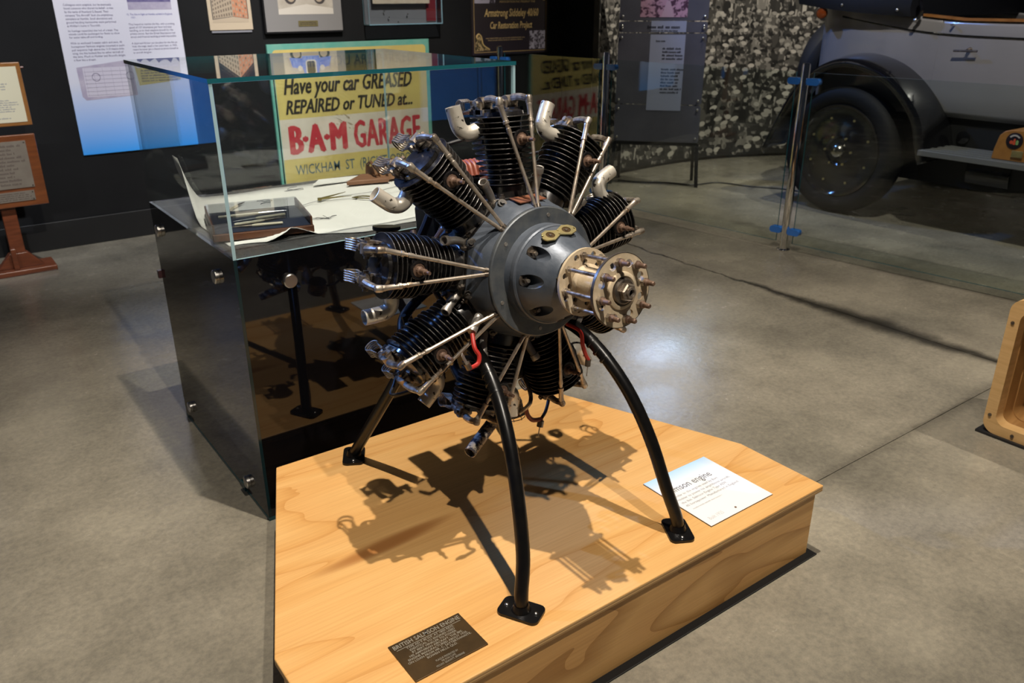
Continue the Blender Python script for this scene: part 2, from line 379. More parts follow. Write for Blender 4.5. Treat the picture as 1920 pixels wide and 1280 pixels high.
def text(body, x0, x1, y0, y1, mat, parent, O=(0, 0, 0), R=(1, 0, 0), U=(0, 0, 1), off=.0012, name='lettering', fat=0, **kw):
    """lettering fitted into the rectangle x0..x1, y0..y1 on the plane O, R, U (None for x1 keeps the natural width)"""
    me = text_mesh(body, **kw); me.materials.clear(); me.materials.append(mat)
    xs = [v.co.x for v in me.vertices]; ys = [v.co.y for v in me.vertices]
    a, b, c, d = min(xs), max(xs), min(ys), max(ys)
    sy = (y1-y0)/(d-c); sx = (x1-x0)/(b-a) if x1 is not None else sy
    O, R, U = Vector(O), Vector(R), Vector(U); Nn = R.cross(U)
    for v in me.vertices:
        v.co = O + R*(x0+(v.co.x-a)*sx) + U*(y0+(v.co.y-c)*sy) + Nn*off
    me.update()
    if fat:          # brush-width strokes: the outline repeated with small shifts
        V = [tuple(v.co) for v in me.vertices]; Fc = [tuple(p.vertices) for p in me.polygons]; nv = []; nf = []
        for k, (dx, dy) in enumerate(((0, 0), (-fat, 0), (fat, 0), (0, fat*.5), (0, -fat*.5))):
            o = len(nv); nv += [tuple(Vector(v)+R*dx+U*dy+Nn*(.0003*k)) for v in V]; nf += [tuple(i+o for i in f) for f in Fc]
        me = bpy.data.meshes.new(name); me.from_pydata(nv, [], nf); me.materials.append(mat); me.update()
    return link(name, me, parent)
def flat(polys, mats, parent, name, O=(0, 0, 0), R=(1, 0, 0), U=(0, 0, 1), off=.0008, step=.00015):
    """flat printed shapes: list of (polygon, material index), painted one over the other"""
    O, R, U = Vector(O), Vector(R), Vector(U); Nn = R.cross(U); mb = MB()
    for k, (poly, mi) in enumerate(polys):
        mb.cur = mi
        mb.add([O+R*x+U*y+Nn*(off+step*k) for x, y in poly], [tuple(range(len(poly)))])
    me = bpy.data.meshes.new(name); me.from_pydata(mb.v, [], mb.f)
    for m in mats: me.materials.append(m)
    me.polygons.foreach_set('material_index', mb.mi); me.update()
    return link(name, me, parent)
def rect(x0, y0, x1, y1): return [(x0, y0), (x1, y0), (x1, y1), (x0, y1)]
def scribble(x0, x1, y0, y1, lines, mat, parent, O, R, U, off=.0006, seed=1, align='LEFT', ragged=.25):
    """rows of small word-length strokes for print too small to read"""
    rn = random.Random(seed); h = (y1-y0)/lines; polys = []
    for k in range(lines):
        yb = y1-h*(k+.78); ht = h*.42; wmax = (x1-x0)*(1-rn.random()*ragged); x = 0; row = []
        while x < wmax:
            ww = h*rn.uniform(.8, 3.2); ww = min(ww, wmax-x)
            c = x
            while c < x+ww-.1*h:
                cw = h*.30; row.append((c, c+cw*.72, rn.random())); c += cw
            x += ww+h*.35
        dx = x0 if align == 'LEFT' else x0+((x1-x0)-wmax)/2
        for a, b, q in row: polys.append((rect(dx+a, yb, dx+b, yb+ht*(1 if q > .25 else 1.4)), 0))
    return flat(polys, [mat], parent, 'lettering', O, R, U, off=off, step=0)
# ================================================================== the setting
WY = 6.289
JOINT = M('joint_filler', (.03, .026, .02), .8)
floor = MB().box((-5, -4, -.06), (13, 11, -.012)).build('floor', JOINT, None, 0); struct('floor', floor)
xs, ys = [(-5, 3.927), (3.933, 13)], [(-4, 1.3785), (1.3815, 11)]
for xa, xb in xs:
    for ya, yb in ys:
        MB().box((xa, ya, -.0119), (xb, yb, 0)).build('concrete_slab', CONC, floor, 0)
wall = MB().box((-4, WY, 0), (5.25, WY+.15, 3.2)).build('wall_back', BLACKWALL, None, 0); struct('w', wall)
wr = MB().box((5.19, 5.862, 0), (5.25, WY-.001, 3.2)).build('wall_return', BLACKWALL, None, 0); struct('w', wr)
bb = MB().box((-4, WY-.014, 0), (5.189, WY, .19)).build('baseboard_back', M('black_skirting', (.006, .0062, .007), .5), None, 0, .004); struct('b', bb)

# ================================================================== plywood plinth
PZ = .25
pl = thing('display_plinth', 'low plywood plinth with angled rear corners carrying the engine on its tube legs', 'plinth', (1.2, 1.6, 0))
PO = [(.40, 1.14), (1.985, 1.14), (1.985, 1.45), (1.70, 2.205), (.706, 2.215), (.40, 1.445)]
loc2 = lambda P: [(x-1.2, y-1.6) for x, y in P]
mb = MB(); P2 = loc2(PO); n = len(P2)
mb.add([(x, y, z) for z in (PZ-.021, PZ) for x, y in P2], [tuple(range(n, 2*n)), tuple(range(n-1, -1, -1))])
mb.cur = 1
mb.add([(x, y, z) for z in (PZ-.021, PZ) for x, y in P2], [(i, (i+1) % n, n+(i+1) % n, n+i) for i in range(n)])
top = mb.mesh('top_board', [PLY, PLY_EDGE], 0)
bmx = bmesh.new(); bmx.from_mesh(top); bmesh.ops.remove_doubles(bmx, verts=bmx.verts, dist=1e-5)
bmesh.ops.recalc_face_normals(bmx, faces=bmx.faces); bmx.to_mesh(top); bmx.free()
ob = link('top_board', top, pl); b = ob.modifiers.new('bevel', 'BEVEL'); b.width = .003; b.segments = 2; b.material = 0
ins = []
cx = sum(p[0] for p in P2)/n; cy = sum(p[1] for p in P2)/n
def inset(poly, d):
    out = []
    for i in range(len(poly)):
        a, b, c = (Vector((*poly[j % len(poly)], 0)) for j in (i-1, i, i+1))
        d1 = (b-a).normalized(); d2 = (c-b).normalized()
        n1 = Vector((-d1.y, d1.x, 0)); n2 = Vector((-d2.y, d2.x, 0))
        bis = (n1+n2).normalized(); q = b+bis*(d/bis.dot(n1)); out.append((q.x, q.y))
    return out
S0 = inset(P2, .014); S1 = inset(P2, .030)
for i in range(n):
    j = (i+1) % n
    q = [S0[i], S0[j], S1[j], S1[i]]
    MB().prism(q, .0042, PZ-.0212).build('side_panel', PLY_SIDE, pl, 0)

MB().prism([(x+.020, y-.022) for x, y in inset(P2, .012)], 0.0002, .004).build('dark_base_sheet', M('shadow_band_black', (.008, .008, .008), .8), pl, 0)  # plinth's shadow band on the floor, drawn as a thin black sheet
# text card and bronze plaque lying on the plinth
def gradient(name, c0, c1, axis, lo, hi, rough=.4, mid=None, midpos=.5):
    m = bpy.data.materials.new(name); m.use_nodes = True; nt = m.node_tree; b = nt.nodes['Principled BSDF']
    tc = nt.nodes.new('ShaderNodeTexCoord'); s = nt.nodes.new('ShaderNodeSeparateXYZ'); mr = nt.nodes.new('ShaderNodeMapRange'); r = nt.nodes.new('ShaderNodeValToRGB')
    nt.links.new(tc.outputs['Object'], s.inputs[0]); nt.links.new(s.outputs[axis], mr.inputs['Value'])
    mr.inputs['From Min'].default_value = lo; mr.inputs['From Max'].default_value = hi
    r.color_ramp.elements[0].color = (*c0, 1); r.color_ramp.elements[1].color = (*c1, 1)
    if mid: e = r.color_ramp.elements.new(midpos); e.color = (*mid, 1)
    nt.links.new(mr.outputs['Result'], r.inputs['Fac']); nt.links.new(r.outputs['Color'], b.inputs['Base Color'])
    b.inputs['Roughness'].default_value = rough
    return m
card = thing('information_card', 'white printed card headed Salmson engine lying flat on the plinth', 'card', (1.686, 1.33, PZ))
MB().box((-.133, -.132, .0002), (.133, .132, .003)).build('board', M('brown_board_core', (.09, .06, .035), .7), card, 0)
MB().box((-.1328, -.1318, .003), (.1328, .1318, .0042)).build('printed_face', gradient('card_print', (.78, .79, .81), (.40, .62, .88), 'Y', -.13, .135, .42, (.80, .81, .83), .72), card, 0)
cO, cR, cU = (0, 0, .0042), (1, 0, 0), (0, 1, 0)
text('Salmson engine', -.118, .072, .034, .070, M('card_ink', (.10, .10, .105), .6), card, cO, cR, cU, off=.0004)
text('Similar to the engines used by Bert\nHinkler to power his amphibious aircraft,\nthe Ibis. Salmson Engine Type AD9.\n40 horsepower. Manufactured in England.', -.118, .108, -.033, .030, INKG, card, cO, cR, cU, off=.0004, line=1.25)
scribble(-.112, .01, -.050, -.042, 1, M('pale_ink', (.55, .55, .56), .7), card, cO, cR, cU, off=.0004, ragged=0)
text('Built 1925', -.112, -.054, -.112, -.098, M('pale_ink', (.55, .55, .56), .7), card, cO, cR, cU, off=.0004)
MB().cyl((-.008, -.112, .0038), (-.008, -.112, .0052), .0035, n=12).build('screw_head', RUST, card)

pq = thing('bronze_plaque', 'small dark bronze plaque with raised pale capitals near the plinth front edge', 'plaque', (.7115, 1.2605, PZ))
MB().box((-.094, -.0625, .0002), (.094, .0625, .004)).build('plate', DARKBRASS, pq, 0, .0008)
pO = (0, 0, .004); PLQ = M('raised_pale_metal', (.55, .52, .44), .35, .7)
text('BRITISH SALMSON ENGINE', -.087, .088, .043, .056, PLQ, pq, pO, cR, cU, off=.0005, bold=.01)
flat([(rect(-.084, .0375, .084, .039), 0)], [PLQ], pq, 'rule_line', pO, cR, cU, off=.0005)
text('TYPE AD 9 40 H.P. AT 1800 REVS.\nIDENTICAL TO ENGINES USED\nBY BERT HINKLER TO POWER\nHIS AMPHIBIAN AIRCRAFT, THE IBIS.\nENGINE MANUFACTURED ABOUT 1925.\nON LOAN FROM MR. C. SATTERTHWAITE.\nBOWEN HILLS, QLD.', -.082, .082, -.023, .036, PLQ, pq, pO, cR, cU, off=.0005, align='CENTER', bold=.012)
text('PLAQUE PRESENTED BY\nMR RON COPE\nMOUNT GRAVATT, BRISBANE', -.036, .036, -.057, -.035, PLQ, pq, pO, cR, cU, off=.0005, align='CENTER')
MB().sphere((-.001, .0545, .0045), .0028, 10, 6).build('screw_head', CHROME, pq)

# ================================================================== glass display case
CX0, CX1, CY0, CY1, CT, CM = .693, 1.709, 2.314, 3.240, 1.401, .898
case = thing('display_case', 'tall glass display case with a glossy black base behind the engine', 'display case', (1.2, 2.78, 0))
ox, oy = 1.2, 2.78
def cb(mb, a, b): return mb.box((a[0]-ox, a[1]-oy, a[2]), (b[0]-ox, b[1]-oy, b[2]))
g = .010
cb(MB(), (CX0+.03, CY0+.016, .03), (CX1-.016, CY1-.016, CM-.02)).build('base_cabinet', BLACKPANEL, case, 0)
cb(MB(), (CX0+g, CY0+g, CM-.0195), (CX1-g, CY1-g, CM)).build('desk_board', DESK, case, 0)
def pane(name, a, b, thin, parent, gm=GLASS, em=GLASS_EDGE, o3=(ox, oy, 0), clear_edges=()):
    """glass pane: the two large faces are clear, the narrow ones show the coloured edge"""
    (x0, y0, z0), (x1, y1, z1) = [(p[0]-o3[0], p[1]-o3[1], p[2]-o3[2]) for p in (a, b)]
    mb = MB(); V = [(x0,y0,z0),(x1,y0,z0),(x1,y1,z0),(x0,y1,z0),(x0,y0,z1),(x1,y0,z1),(x1,y1,z1),(x0,y1,z1)]
    F = {'z': [(0,3,2,1),(4,5,6,7)], 'y': [(0,1,5,4),(2,3,7,6)], 'x': [(1,2,6,5),(3,0,4,7)]}
    mb.add(V, []); mb.f += F[thin]; mb.mi += [0, 0]
    for k in 'xyz':
        if k != thin: mb.f += F[k]; mb.mi += [0 if (k+'01'[q] if k != 'x' else k+'10'[q]) in clear_edges else 1 for q in (0, 1)]
    return mb.build(name, [gm, em], parent, 0)
gm2 = GLASS
pane('glass_top', (CX0-.002, CY0-.002, CT-.012), (CX1+.002, CY1+.002, CT), 'z', case)
SMOKE = glass_mat('smoked_side_glass', (.55, .57, .60), 1.52)
pane('glass_side', (CX0, CY0, CM+.0005), (CX0+g, CY1, CT-.0125), 'x', case, GLASS, GLASS_EDGE_L, clear_edges=('y1', 'z0', 'z1'))
pane('lower_side_panel', (CX0, CY0, .013), (CX0+g, CY1, CM-.0005), 'x', case, BLACKGLOSS, DARKEDGE)
pane('glass_front', (CX0+g+.0005, CY0, CM+.0005), (CX1-g-.0005, CY0+g, CT-.0125), 'y', case, GLASS, GLASS_EDGE_L)
pane('glass_side', (CX1-g, CY0, CM+.0005), (CX1, CY1, CT-.0125), 'x', case, GLASS, GLASS_EDGE_L)
# rear glass is two panes meeting in a thin dark joint
xm = CX0+(CX1-CX0)*.52
pane('glass_rear', (CX0+g+.0005, CY1-g, CM+.0005), (xm-.0006, CY1, CT-.0125), 'y', case, GLASS, DARKEDGE, clear_edges=('x0', 'z0', 'z1'))
pane('glass_rear', (xm+.0006, CY1-g, CM+.0005), (CX1-g-.0005, CY1, CT-.0125), 'y', case, GLASS, DARKEDGE, clear_edges=('x1', 'z0', 'z1'))
cb(MB(), (CX0+g+.0005, CY0+.001, .012), (CX1-.002, CY0+.013, CM-.0005)).build('front_panel', BLACKGLOSS, case, 0)
cb(MB(), (CX1-.013, CY0+.0135, .012), (CX1-.001, CY1, CM-.0005)).build('side_panel', BLACKGLOSS, case, 0)
TEAL = M('teal_foot', (.012, .065, .075), .25)
cb(MB(), (CX0-.001, CY0-.001, 0), (CX0+.02, CY1, .0115)).build('base_rail', TEAL, case, 0)
cb(MB(), (CX0+.0205, CY0+.001, 0), (CX1, CY0+.02, .0115)).build('base_rail', TEAL, case, 0)
cb(MB(), (CX0-.004, CY0+.22, 0), (CX0-.0012, CY0+.26, .030)).build('corner_clip', TEAL, case, 0)
def bolt_mesh(axis):
    mb = MB(); mb.lathe([(0, .0), (0, .021), (-.001, .022), (.010, .022), (.013, .019), (.013, .0)], (0, 0, 0), axis, 28)
    return mb.mesh('standoff_bolt', STEEL, 30)
bl = bolt_mesh((-1, 0, 0)); bf = bolt_mesh((0, -1, 0))
for y, z in ((2.493, .804), (3.147, .809), (3.125, .089), (2.484, .067)):
    o = link('standoff_bolt', bl, case); o.location = (CX0-.0015-ox, y-oy, z)
for x, z in ((.854, .807), (1.55, .807), (1.55, .08)):
    o = link('standoff_bolt', bf, case); o.location = (x-ox, CY0-.0005-oy, z)
MB().box((CX0-ox-.012, CY1-oy+.001, .60), (CX0-ox+.02, CY1-oy+.02, .63)).build('latch', M('dark_latch', (.05, .02, .025), .3), case, 0)

# paper with curled left end and ragged front
def paper_sheet():
    mb = MB(); nx, ny = 44, 10; rows = []
    x0, x1, y0, y1 = .735, 1.66, 2.40, 3.17
    for j in range(ny+1):
        v = j/ny; row = []
        for i in range(nx+1):
            u = i/nx
            x = x0+(x1-x0)*u; fy = y0 + .03*math.sin(u*9)+.018*math.sin(u*23+1)+.05*max(0, .18-u)/.18
            y = fy+(y1-fy)*v; z = CM+.002+.003*math.sin(u*11+v*3)**2
            if u < .16:
                k = (.16-u)/.16; sv = max(0, min(1, (v-.42)/.5)); z += k*k*.17*sv*sv*(3-2*sv); x += .05*k*k*sv
            if v < .14 and .12 < u < .3:
                k = max(0, 1-abs(u-.21)/.09)*(1-v/.14); z += .035*k; y += .02*k
            row.append((x-1.2, y-2.8, z-CM))
        rows.append(row)
    mb.ring_loft(rows, False, False, closed=False); return mb
ps = paper_sheet().build('drawing_sheet', PAPER, None, 60)
ps.location = (1.2, 2.8, CM); tag(ps, 'large white drawing sheet with curled end spread across the case desk', 'paper')
sm = ps.modifiers.new('thickness', 'SOLIDIFY'); sm.thickness = .0012; sm.offset = 1
def pencil(points, w=.0012):
    mb = MB(); mb.tube([(x-1.2, y-2.8, CM+.0085-CM) for x, y in points], w, 5, True, 4); return mb
pencil([(.86, 2.62), (.95, 2.70), (1.1, 2.80), (1.25, 2.86), (1.45, 2.86), (1.62, 2.92)]).build('pencil_line', INKG, ps)
rnd = random.Random(3)
for cx_, cy_ in ((1.10, 2.60), (1.02, 2.95), (1.19, 3.09)):
    pts = [(cx_+rnd.uniform(-.05, .05), cy_+rnd.uniform(-.035, .035)) for _ in range(9)]
    pencil(pts, .0008).build('pencil_sketch', INKD, ps)
fo = MB().box((-.13, -.045, 0), (.13, .045, .003)).build('folded_sheet', M('white_paper_edge', (.7, .69, .66), .8), None, 0)
fo.location = (.93, 3.17, CM+.0405); fo.rotation_euler = (0, 0, .1)
bpy.data.objects.remove(fo)
env = MB().prism([(-.14, -.03), (.12, -.05), (.15, .02), (-.08, .05)], 0, .004).build('loose_note', PAPER, None, 0)
env.location = (1.42, 3.12, CM+.0105); tag(env, 'narrow loose paper note lying at the back of the desk beside the leather pouch', 'paper')
# instrument tray
tr = thing('instrument_tray', 'shallow wooden tray of drawing instruments on the white sheet', 'tray', (.885, 2.625, CM+.0075), (0, 0, -.22))
MB().box((-.155, -.15, 0), (.155, .15, .022)).build('tray_base', MAHOG, tr, 0, .002)
MB().box((-.148, -.143, .0221), (.148, .143, .024)).build('tray_lining', M('navy_velvet', (.012, .018, .04), .6), tr, 0)
MB().box((-.15, -.145, .0505), (.15, .145, .0545)).build('tray_lid', ACRYL, tr, 0)
for s1 in (-1, 1):
    MB().box((s1*.149-.003, -.145, .0225), (s1*.149+.003, .145, .0503)).build('tray_lip', MAHOG, tr, 0)
IV = M('ivory_handle', (.62, .55, .40), .4)
def pen(name, label, p0, p1, tip=STEEL):
    p0, p1 = Vector(p0), Vector(p1); L = (p1-p0).length
    t = thing(name, label, 'drawing pen', p0, (p1-p0).to_track_quat('X', 'Z').to_euler())
    MB().lathe([(0, .001), (.002, .0042), (L*.5, .0048), (L*.58, .003)], (0, 0, 0), (1, 0, 0), 10, True, True).build('handle', IV, t)
    MB().lathe([(L*.58, .0035), (L*.66, .004), (L*.8, .0028), (L, .0006)], (0, 0, 0), (1, 0, 0), 10, True, True).build('nib', tip, t)
TZ = CM+.0375
pen('drawing_pen', 'ivory handled drawing pen at the back of the instrument tray', (.78, 2.70, TZ), (1.00, 2.655, TZ))
pen('drawing_pen', 'ivory handled pen in the middle of the instrument tray, nib to the left', (.975, 2.61, TZ), (.80, 2.615, TZ))
pen('drawing_pen', 'dark nibbed drawing pen in the middle of the tray below the longest pen', (.79, 2.575, TZ), (.96, 2.57, TZ), DARKSTEEL)
pen('drawing_pen', 'ivory handled pen along the front edge of the instrument tray', (.925, 2.505, TZ), (.765, 2.55, TZ), DARKSTEEL)
pen('drawing_pen', 'short loose pen lying on the sheet behind the instrument tray', (.86, 2.87, CM+.0125), (.965, 2.975, CM+.0125), DARKSTEEL)
# dividers and protractor
dv = thing('brass_dividers', 'open brass dividers lying on the white drawing sheet', 'dividers', (1.195, 2.835, CM+.012))
DB = M('olive_brass', (.21, .175, .06), .4, .6)
MB().cyl((0, 0, -.002), (0, 0, .008), .008, n=14).build('hinge', DB, dv)
MB().tube([(0, 0, .004), (.12, -.018, .003)], [.004, .001], 8).build('leg', DB, dv)
MB().tube([(0, 0, .004), (.13, .055, .003)], [.004, .001], 8).build('leg', DB, dv)
pr_o = [(.045*math.cos(PI*i/16), .045*math.sin(PI*i/16)) for i in range(17)]
pr_i = [(.03*math.cos(PI*i/12), .008+.024*math.sin(PI*i/12)) for i in range(13)]
pm = plate_mesh('protractor', pr_o, [pr_i], .002, DB)
po = link('protractor', pm); po.location = (1.335, 2.765, CM+.0115); po.rotation_euler = (0, 0, -.9); tag(po, 'half round brass protractor beside the dividers', 'protractor')
# leather pouch
lp = thing('leather_pouch', 'worn brown leather pouch folded open at the back of the desk', 'pouch', (1.535, 3.065, CM+.0085))
LEA = M('worn_leather', (.13, .06, .026), .6, col2=(.22, .11, .05), nscale=20, bump=.2, bscale=60)
mb = MB(); mb.prism([(-.15, -.06), (.02, -.10), (.06, .0), (-.04, .04)], .002, .02); mb.build('flap', M('tan_leather', (.20, .095, .05), .6), lp, 30, .004)
mb = MB(); rings = []
for i in range(8):
    t = i/7; a = .07-.02*t
    rings.append([(.05+.16*t-.05, y*a, .004+zz*(.055-.015*math.sin(t*9))) for y, zz in ((-1, 0), (-.8, .7), (-.2, 1), (.3, .8), (.9, .9), (1, .2), (.6, 0))])
mb.ring_loft(rings); mb.build('body', LEA, lp, 50)
for k in range(3):
    MB().tube([(-.02+.05*k, -.07, .03), (-.01+.05*k, -.01, .072), (-.0+.05*k, .05, .05)], .006, 7, True, 4).build('strap', LEA, lp)

# ================================================================== things on the black wall
def wp(x, z, y=WY): return (x, y, z)
WR, WU = (1, 0, 0), (0, 0, 1)
po = thing('wall_poster', 'tall white poster fading to bright blue on the black wall', 'poster', (1.365, WY, .612))
MB().box((-.385, -.012, 0), (.385, -.0005, 1.45)).build('panel', gradient('poster_print', (.03, .33, .92), (.68, .66, .74), 'Z', 0.0, 1.0, .5, (.62, .63, .74), .47), po, 0)
pO = (0, -.012, 0)
L1 = 'Colleagues were sceptical, but he eventually\nfound someone who shared his belief - a man\nby the name of Rowland G Bound. Their\ncompany "Ibis Aircraft" built the amphibious\naeroplane at Hamble. Small alterations and\nground handling manoeuvres were performed\nat Hinkler\'s home in Thornhill.'
L2 = 'Its fuselage resembled the hull of a boat. The\nwheels could be exchanged for floats to allow\nfor water take-off and landing.'
L3 = 'With an enclosed 2-seater cabin and twin, 40\nhorsepower Salmson engines mounted in push-\npull sequence high above the 11.9 metre-wide\nwing, the Ibis looked like no other aircraft of\nthe time. Much to Hinkler and Bound\'s delight\nit flew like a dream.'
R1 = '13. The Ibis in flight at Hamble airfield in England,\n      1931.'
R2 = 'They hoped to market the Ibis, with a cruising\nspeed of 137 kilometres per hour and easy\nhandling, as an ideal seaplane aircraft for the\nprivate owner. But the Great Depression had\nstruck and financial backing proved impossible.'
R3 = 'A dispirited Hinkler put the plans for the Ibis on\nhold. His tragic death a few years later, in 1933,\nmeant he never got a chance to prove himself as\nan aircraft designer.'
for bd, x0, x1, z0, z1 in ((L1, -.33, -.03, .815, .955), (L2, -.33, -.02, .742, .797), (L3, -.33, .0, .605, .722)):
    text(bd, x0, x1, z0, z1, INKP, po, pO, WR, WU, line=1.15)
for bd, x0, x1, z0, z1 in ((R1, .045, .34, .86, .892), (R2, .045, .345, .735, .83), (R3, .045, .345, .635, .71)):
    text(bd, x0, x1, z0, z1, INKP if bd != R1 else M('blue_ink', (.06, .06, .30), .6), po, pO, WR, WU, line=1.15)
LAV = M('lavender_print', (.36, .32, .44), .6, col2=(.46, .42, .52), nscale=16); LAVD = M('deep_lavender', (.10, .085, .22), .6, col2=(.2, .17, .32), nscale=30)
LAVL = M('pale_lavender', (.55, .52, .62), .6); MAN = M('manila_print', (.55, .47, .22), .6)
hz = [(.06+.28*i/14, .985+.012*math.sin(i*1.9)+(.012 if i in (7, 9, 11, 14) else 0)) for i in range(15)]
flat([(rect(.06, .915, .34, 1.10), 0), (rect(.06, .915, .34, .965), 1), ([(.06, .962), (.34, .962)]+hz[::-1], 2)], [LAVL, LAV, LAVD], po, 'aircraft_photograph', pO, WR, WU)
dr = [([(-.32, .38), (-.30, .355), (.03, .37), (.02, .585), (-.01, .60), (-.325, .565)], 0), (rect(-.29, .375, .0, .56), 1)]
flat(dr, [LAV, LAVL], po, 'logbook_picture', pO, WR, WU)
pts = MB()
for k in range(7): pts.box((-.285, -.0142, .385+.025*k), (-.005, -.0138, .386+.025*k))
for k in range(5): pts.box((-.28+.055*k, -.0142, .38), (-.279+.055*k, -.0138, .555))
pts.build('ruled_lines', M('ruled_ink', (.28, .25, .36), .7), po, 0)
for cxp in (-.215, .0):
    ring = plate_mesh('stamp_ring', circ(cxp, .50, .026), [circ(cxp, .50, .0235)], .0004, INKP)
    o = link('stamp_ring', ring, po); o.location = (0, -.0144, 0); o.rotation_euler = (PI/2, 0, 0)
flat([([(.035, .585), (.05, .43), (.33, .455), (.34, .60)], 0), (rect(.05, .545, .33, .58), 1)], [MAN, LAVL], po, 'manila_picture', pO, WR, WU)
scribble(.07, .31, .45, .535, 5, INKP, po, pO, WR, WU, off=.0018, seed=4)

po2 = thing('wall_poster', 'second blue poster further left along the black wall, mirrored in the case glass', 'poster', (-.62, WY, .612))
MB().box((-.385, -.012, 0), (.385, -.0005, 1.45)).build('panel', gradient('deep_blue_print', (.02, .22, .75), (.05, .10, .36), 'Z', 0.0, 1.2, .5, (.03, .15, .58), .5), po2, 0)
# garage sign
sg = thing('garage_sign', 'yellow hand painted garage sign with red lettering and teal border behind the case', 'sign', (3.035, WY, .13))
sx0, sx1, sz1 = -.695, .695, 1.147
MB().box((sx0, -.025, 0), (sx1, -.001, sz1)).build('board', SIGNTEAL, sg, 0, .002)
sO = (0, -.025, 0)
fl = [(rrect(sx0+.035, .04, sx1-.035, sz1-.04, .03), 0), (rect(sx0+.035, .295, sx1-.035, .60), 1)]
flat(fl, [SIGNYEL, SIGNWHT], sg, 'painted_field', sO, WR, WU, off=.0006)
sq = dict(off=.0016)
text('WHILE YOU ARE PARKED', -.55, .55, .975, 1.055, SIGNBLK, sg, sO, WR, WU, bold=.015, **sq)
text('Have your car GREASED', -.60, .515, .745, .905, SIGNBLK, sg, sO, WR, WU, shear=.3, bold=.012, fat=.0028, **sq)
text('REPAIRED or TUNED at...', -.60, .51, .635, .740, SIGNBLK, sg, sO, WR, WU, shear=.3, bold=.012, fat=.0028, **sq)
text('B\u00b7A\u00b7M', -.585, -.12, .335, .545, SIGNRED, sg, sO, WR, WU, fat=.014, **sq)
text('GARAGE', -.04, .57, .330, .545, SIGNRED, sg, sO, WR, WU, spacing=1.08, fat=.0085, **sq)
text('WICKHAM  ST  (RIGHT OPPOSITE)', -.57, .64, .140, .245, INKBLUE, sg, sO, WR, WU, bold=.004, **sq)
CR = M('paint_scrape', (.36, .27, .18), .7)
rn = random.Random(5)
scr = []
for k in range(26):
    xx, zz = rn.uniform(-.2, .1), 0; zz = .62-.5*(xx+.25)+rn.uniform(-.06, .06); ln = rn.uniform(.01, .05)
    if .05 < zz < .66: scr.append(([(xx, zz), (xx+ln, zz-ln*.8), (xx+ln+.004, zz-ln*.8+.006)], 0))
flat(scr, [CR], sg, 'scrape_marks', sO, WR, WU, off=.0024, step=.00001)

# building print
bp = thing('building_print', 'small cream print of a tall warehouse on the black wall', 'print', (2.105, WY, 1.385))
MB().box((-.155, -.012, 0), (.155, -.001, .50)).build('mount', M('cream_mount', (.52, .42, .30), .6), bp, 0)
MB().box((-.145, -.010, -.018), (.145, -.001, -.006)).build('lower_rail', M('grey_rail', (.25, .25, .28), .4), bp, 0)
NAVY = M('night_sky_print', (.012, .014, .026), .6); TAN = M('tan_print', (.40, .32, .23), .6); BRK = M('brick_print', (.50, .22, .12), .6); DKP = M('dark_print', (.05, .04, .04), .6)
pol = [(rect(-.13, .05, .13, .46), 0), ([(-.125, .075), (.02, .09), (.02, .36), (-.125, .245)], 1), ([(.02, .09), (.125, .075), (.125, .26), (.02, .36)], 2), ([(-.13, .05), (.13, .05), (.13, .072), (.02, .088), (-.13, .07)], 4)]
for i in range(8):
    for j in range(7):
        u0 = (i+.2)/8; u1 = (i+.7)/8; v0 = (j+.2)/7; v1 = (j+.75)/7
        f = lambda u, v: (-.125+.145*u, (.075+.015*u)+v*((.245+.115*u)-(.075+.015*u)))
        pol.append(([f(u0, v0), f(u1, v0), f(u1, v1), f(u0, v1)], 3))
for i in range(5):
    for j in range(7):
        u0 = (i+.25)/5; u1 = (i+.7)/5; v0 = (j+.2)/7; v1 = (j+.7)/7
        f = lambda u, v: (.02+.105*u, (.09-.015*u)+v*((.36-.10*u)-(.09-.015*u)))
        pol.append(([f(u0, v0), f(u1, v0), f(u1, v1), f(u0, v1)], 1 if (i+j) % 3 else 3))
flat(pol, [NAVY, TAN, BRK, M('window_print', (.16, .12, .09), .6), M('kerb_print', (.45, .36, .26), .6)], bp, 'printed_picture', (0, -.012, 0), WR, WU, step=.00002)

# framed painting of a blue car
fp = thing('framed_car_picture', 'framed painting of a blue car in a wide grey mount', 'picture', (2.655, WY, 1.352))
MB().box((-.315, -.035, 0), (.315, -.001, .62)).build('frame', M('black_frame', (.008, .008, .009), .35), fp, 0)
MB().box((-.303, -.038, .012), (.303, -.0352, .608)).build('mount', M('grey_mount', (.22, .21, .205), .6), fp, 0)
fO = (0, -.038, 0)
ASPH = M('painted_road', (.36, .31, .25), .6, col2=(.50, .45, .38), nscale=9); CARB = M('painted_blue', (.10, .16, .55), .6, col2=(.22, .30, .65), nscale=18)
cp = [(rect(-.20, .13, .235, .53), 0), ([(-.20, .13), (.235, .13), (.235, .17), (.02, .20), (-.20, .165)], 5)]
for s1 in (-1, 1):
    cp += [(circ(.015+s1*.115, .245, .046, 16), 2), (circ(.015+s1*.11, .245, .03, 14), 3), ([(.015+s1*.06, .28), (.015+s1*.17, .27), (.015+s1*.15, .34), (.015+s1*.06, .36)], 1)]
cp += [(rect(-.05, .24, .08, .262), 3), ([(-.055, .262), (.085, .262), (.075, .42), (-.045, .42)], 1), (rrect(-.028, .29, .058, .40, .02), 4), (rrect(-.018, .30, .048, .39, .015), 2),
       (circ(-.075, .35, .02, 12), 4), (circ(.105, .35, .02, 12), 4), (rect(-.07, .42, .10, .50), 2)]
flat(cp, [ASPH, CARB, DKP, TAN, M('pale_print', (.62, .58, .50), .6), M('pale_road', (.58, .53, .46), .6)], fp, 'painted_picture', fO, WR, WU)
MB().box((-.055, -.0405, .045), (.10, -.0382, .085)).build('name_plate', BRASS, fp, 0)
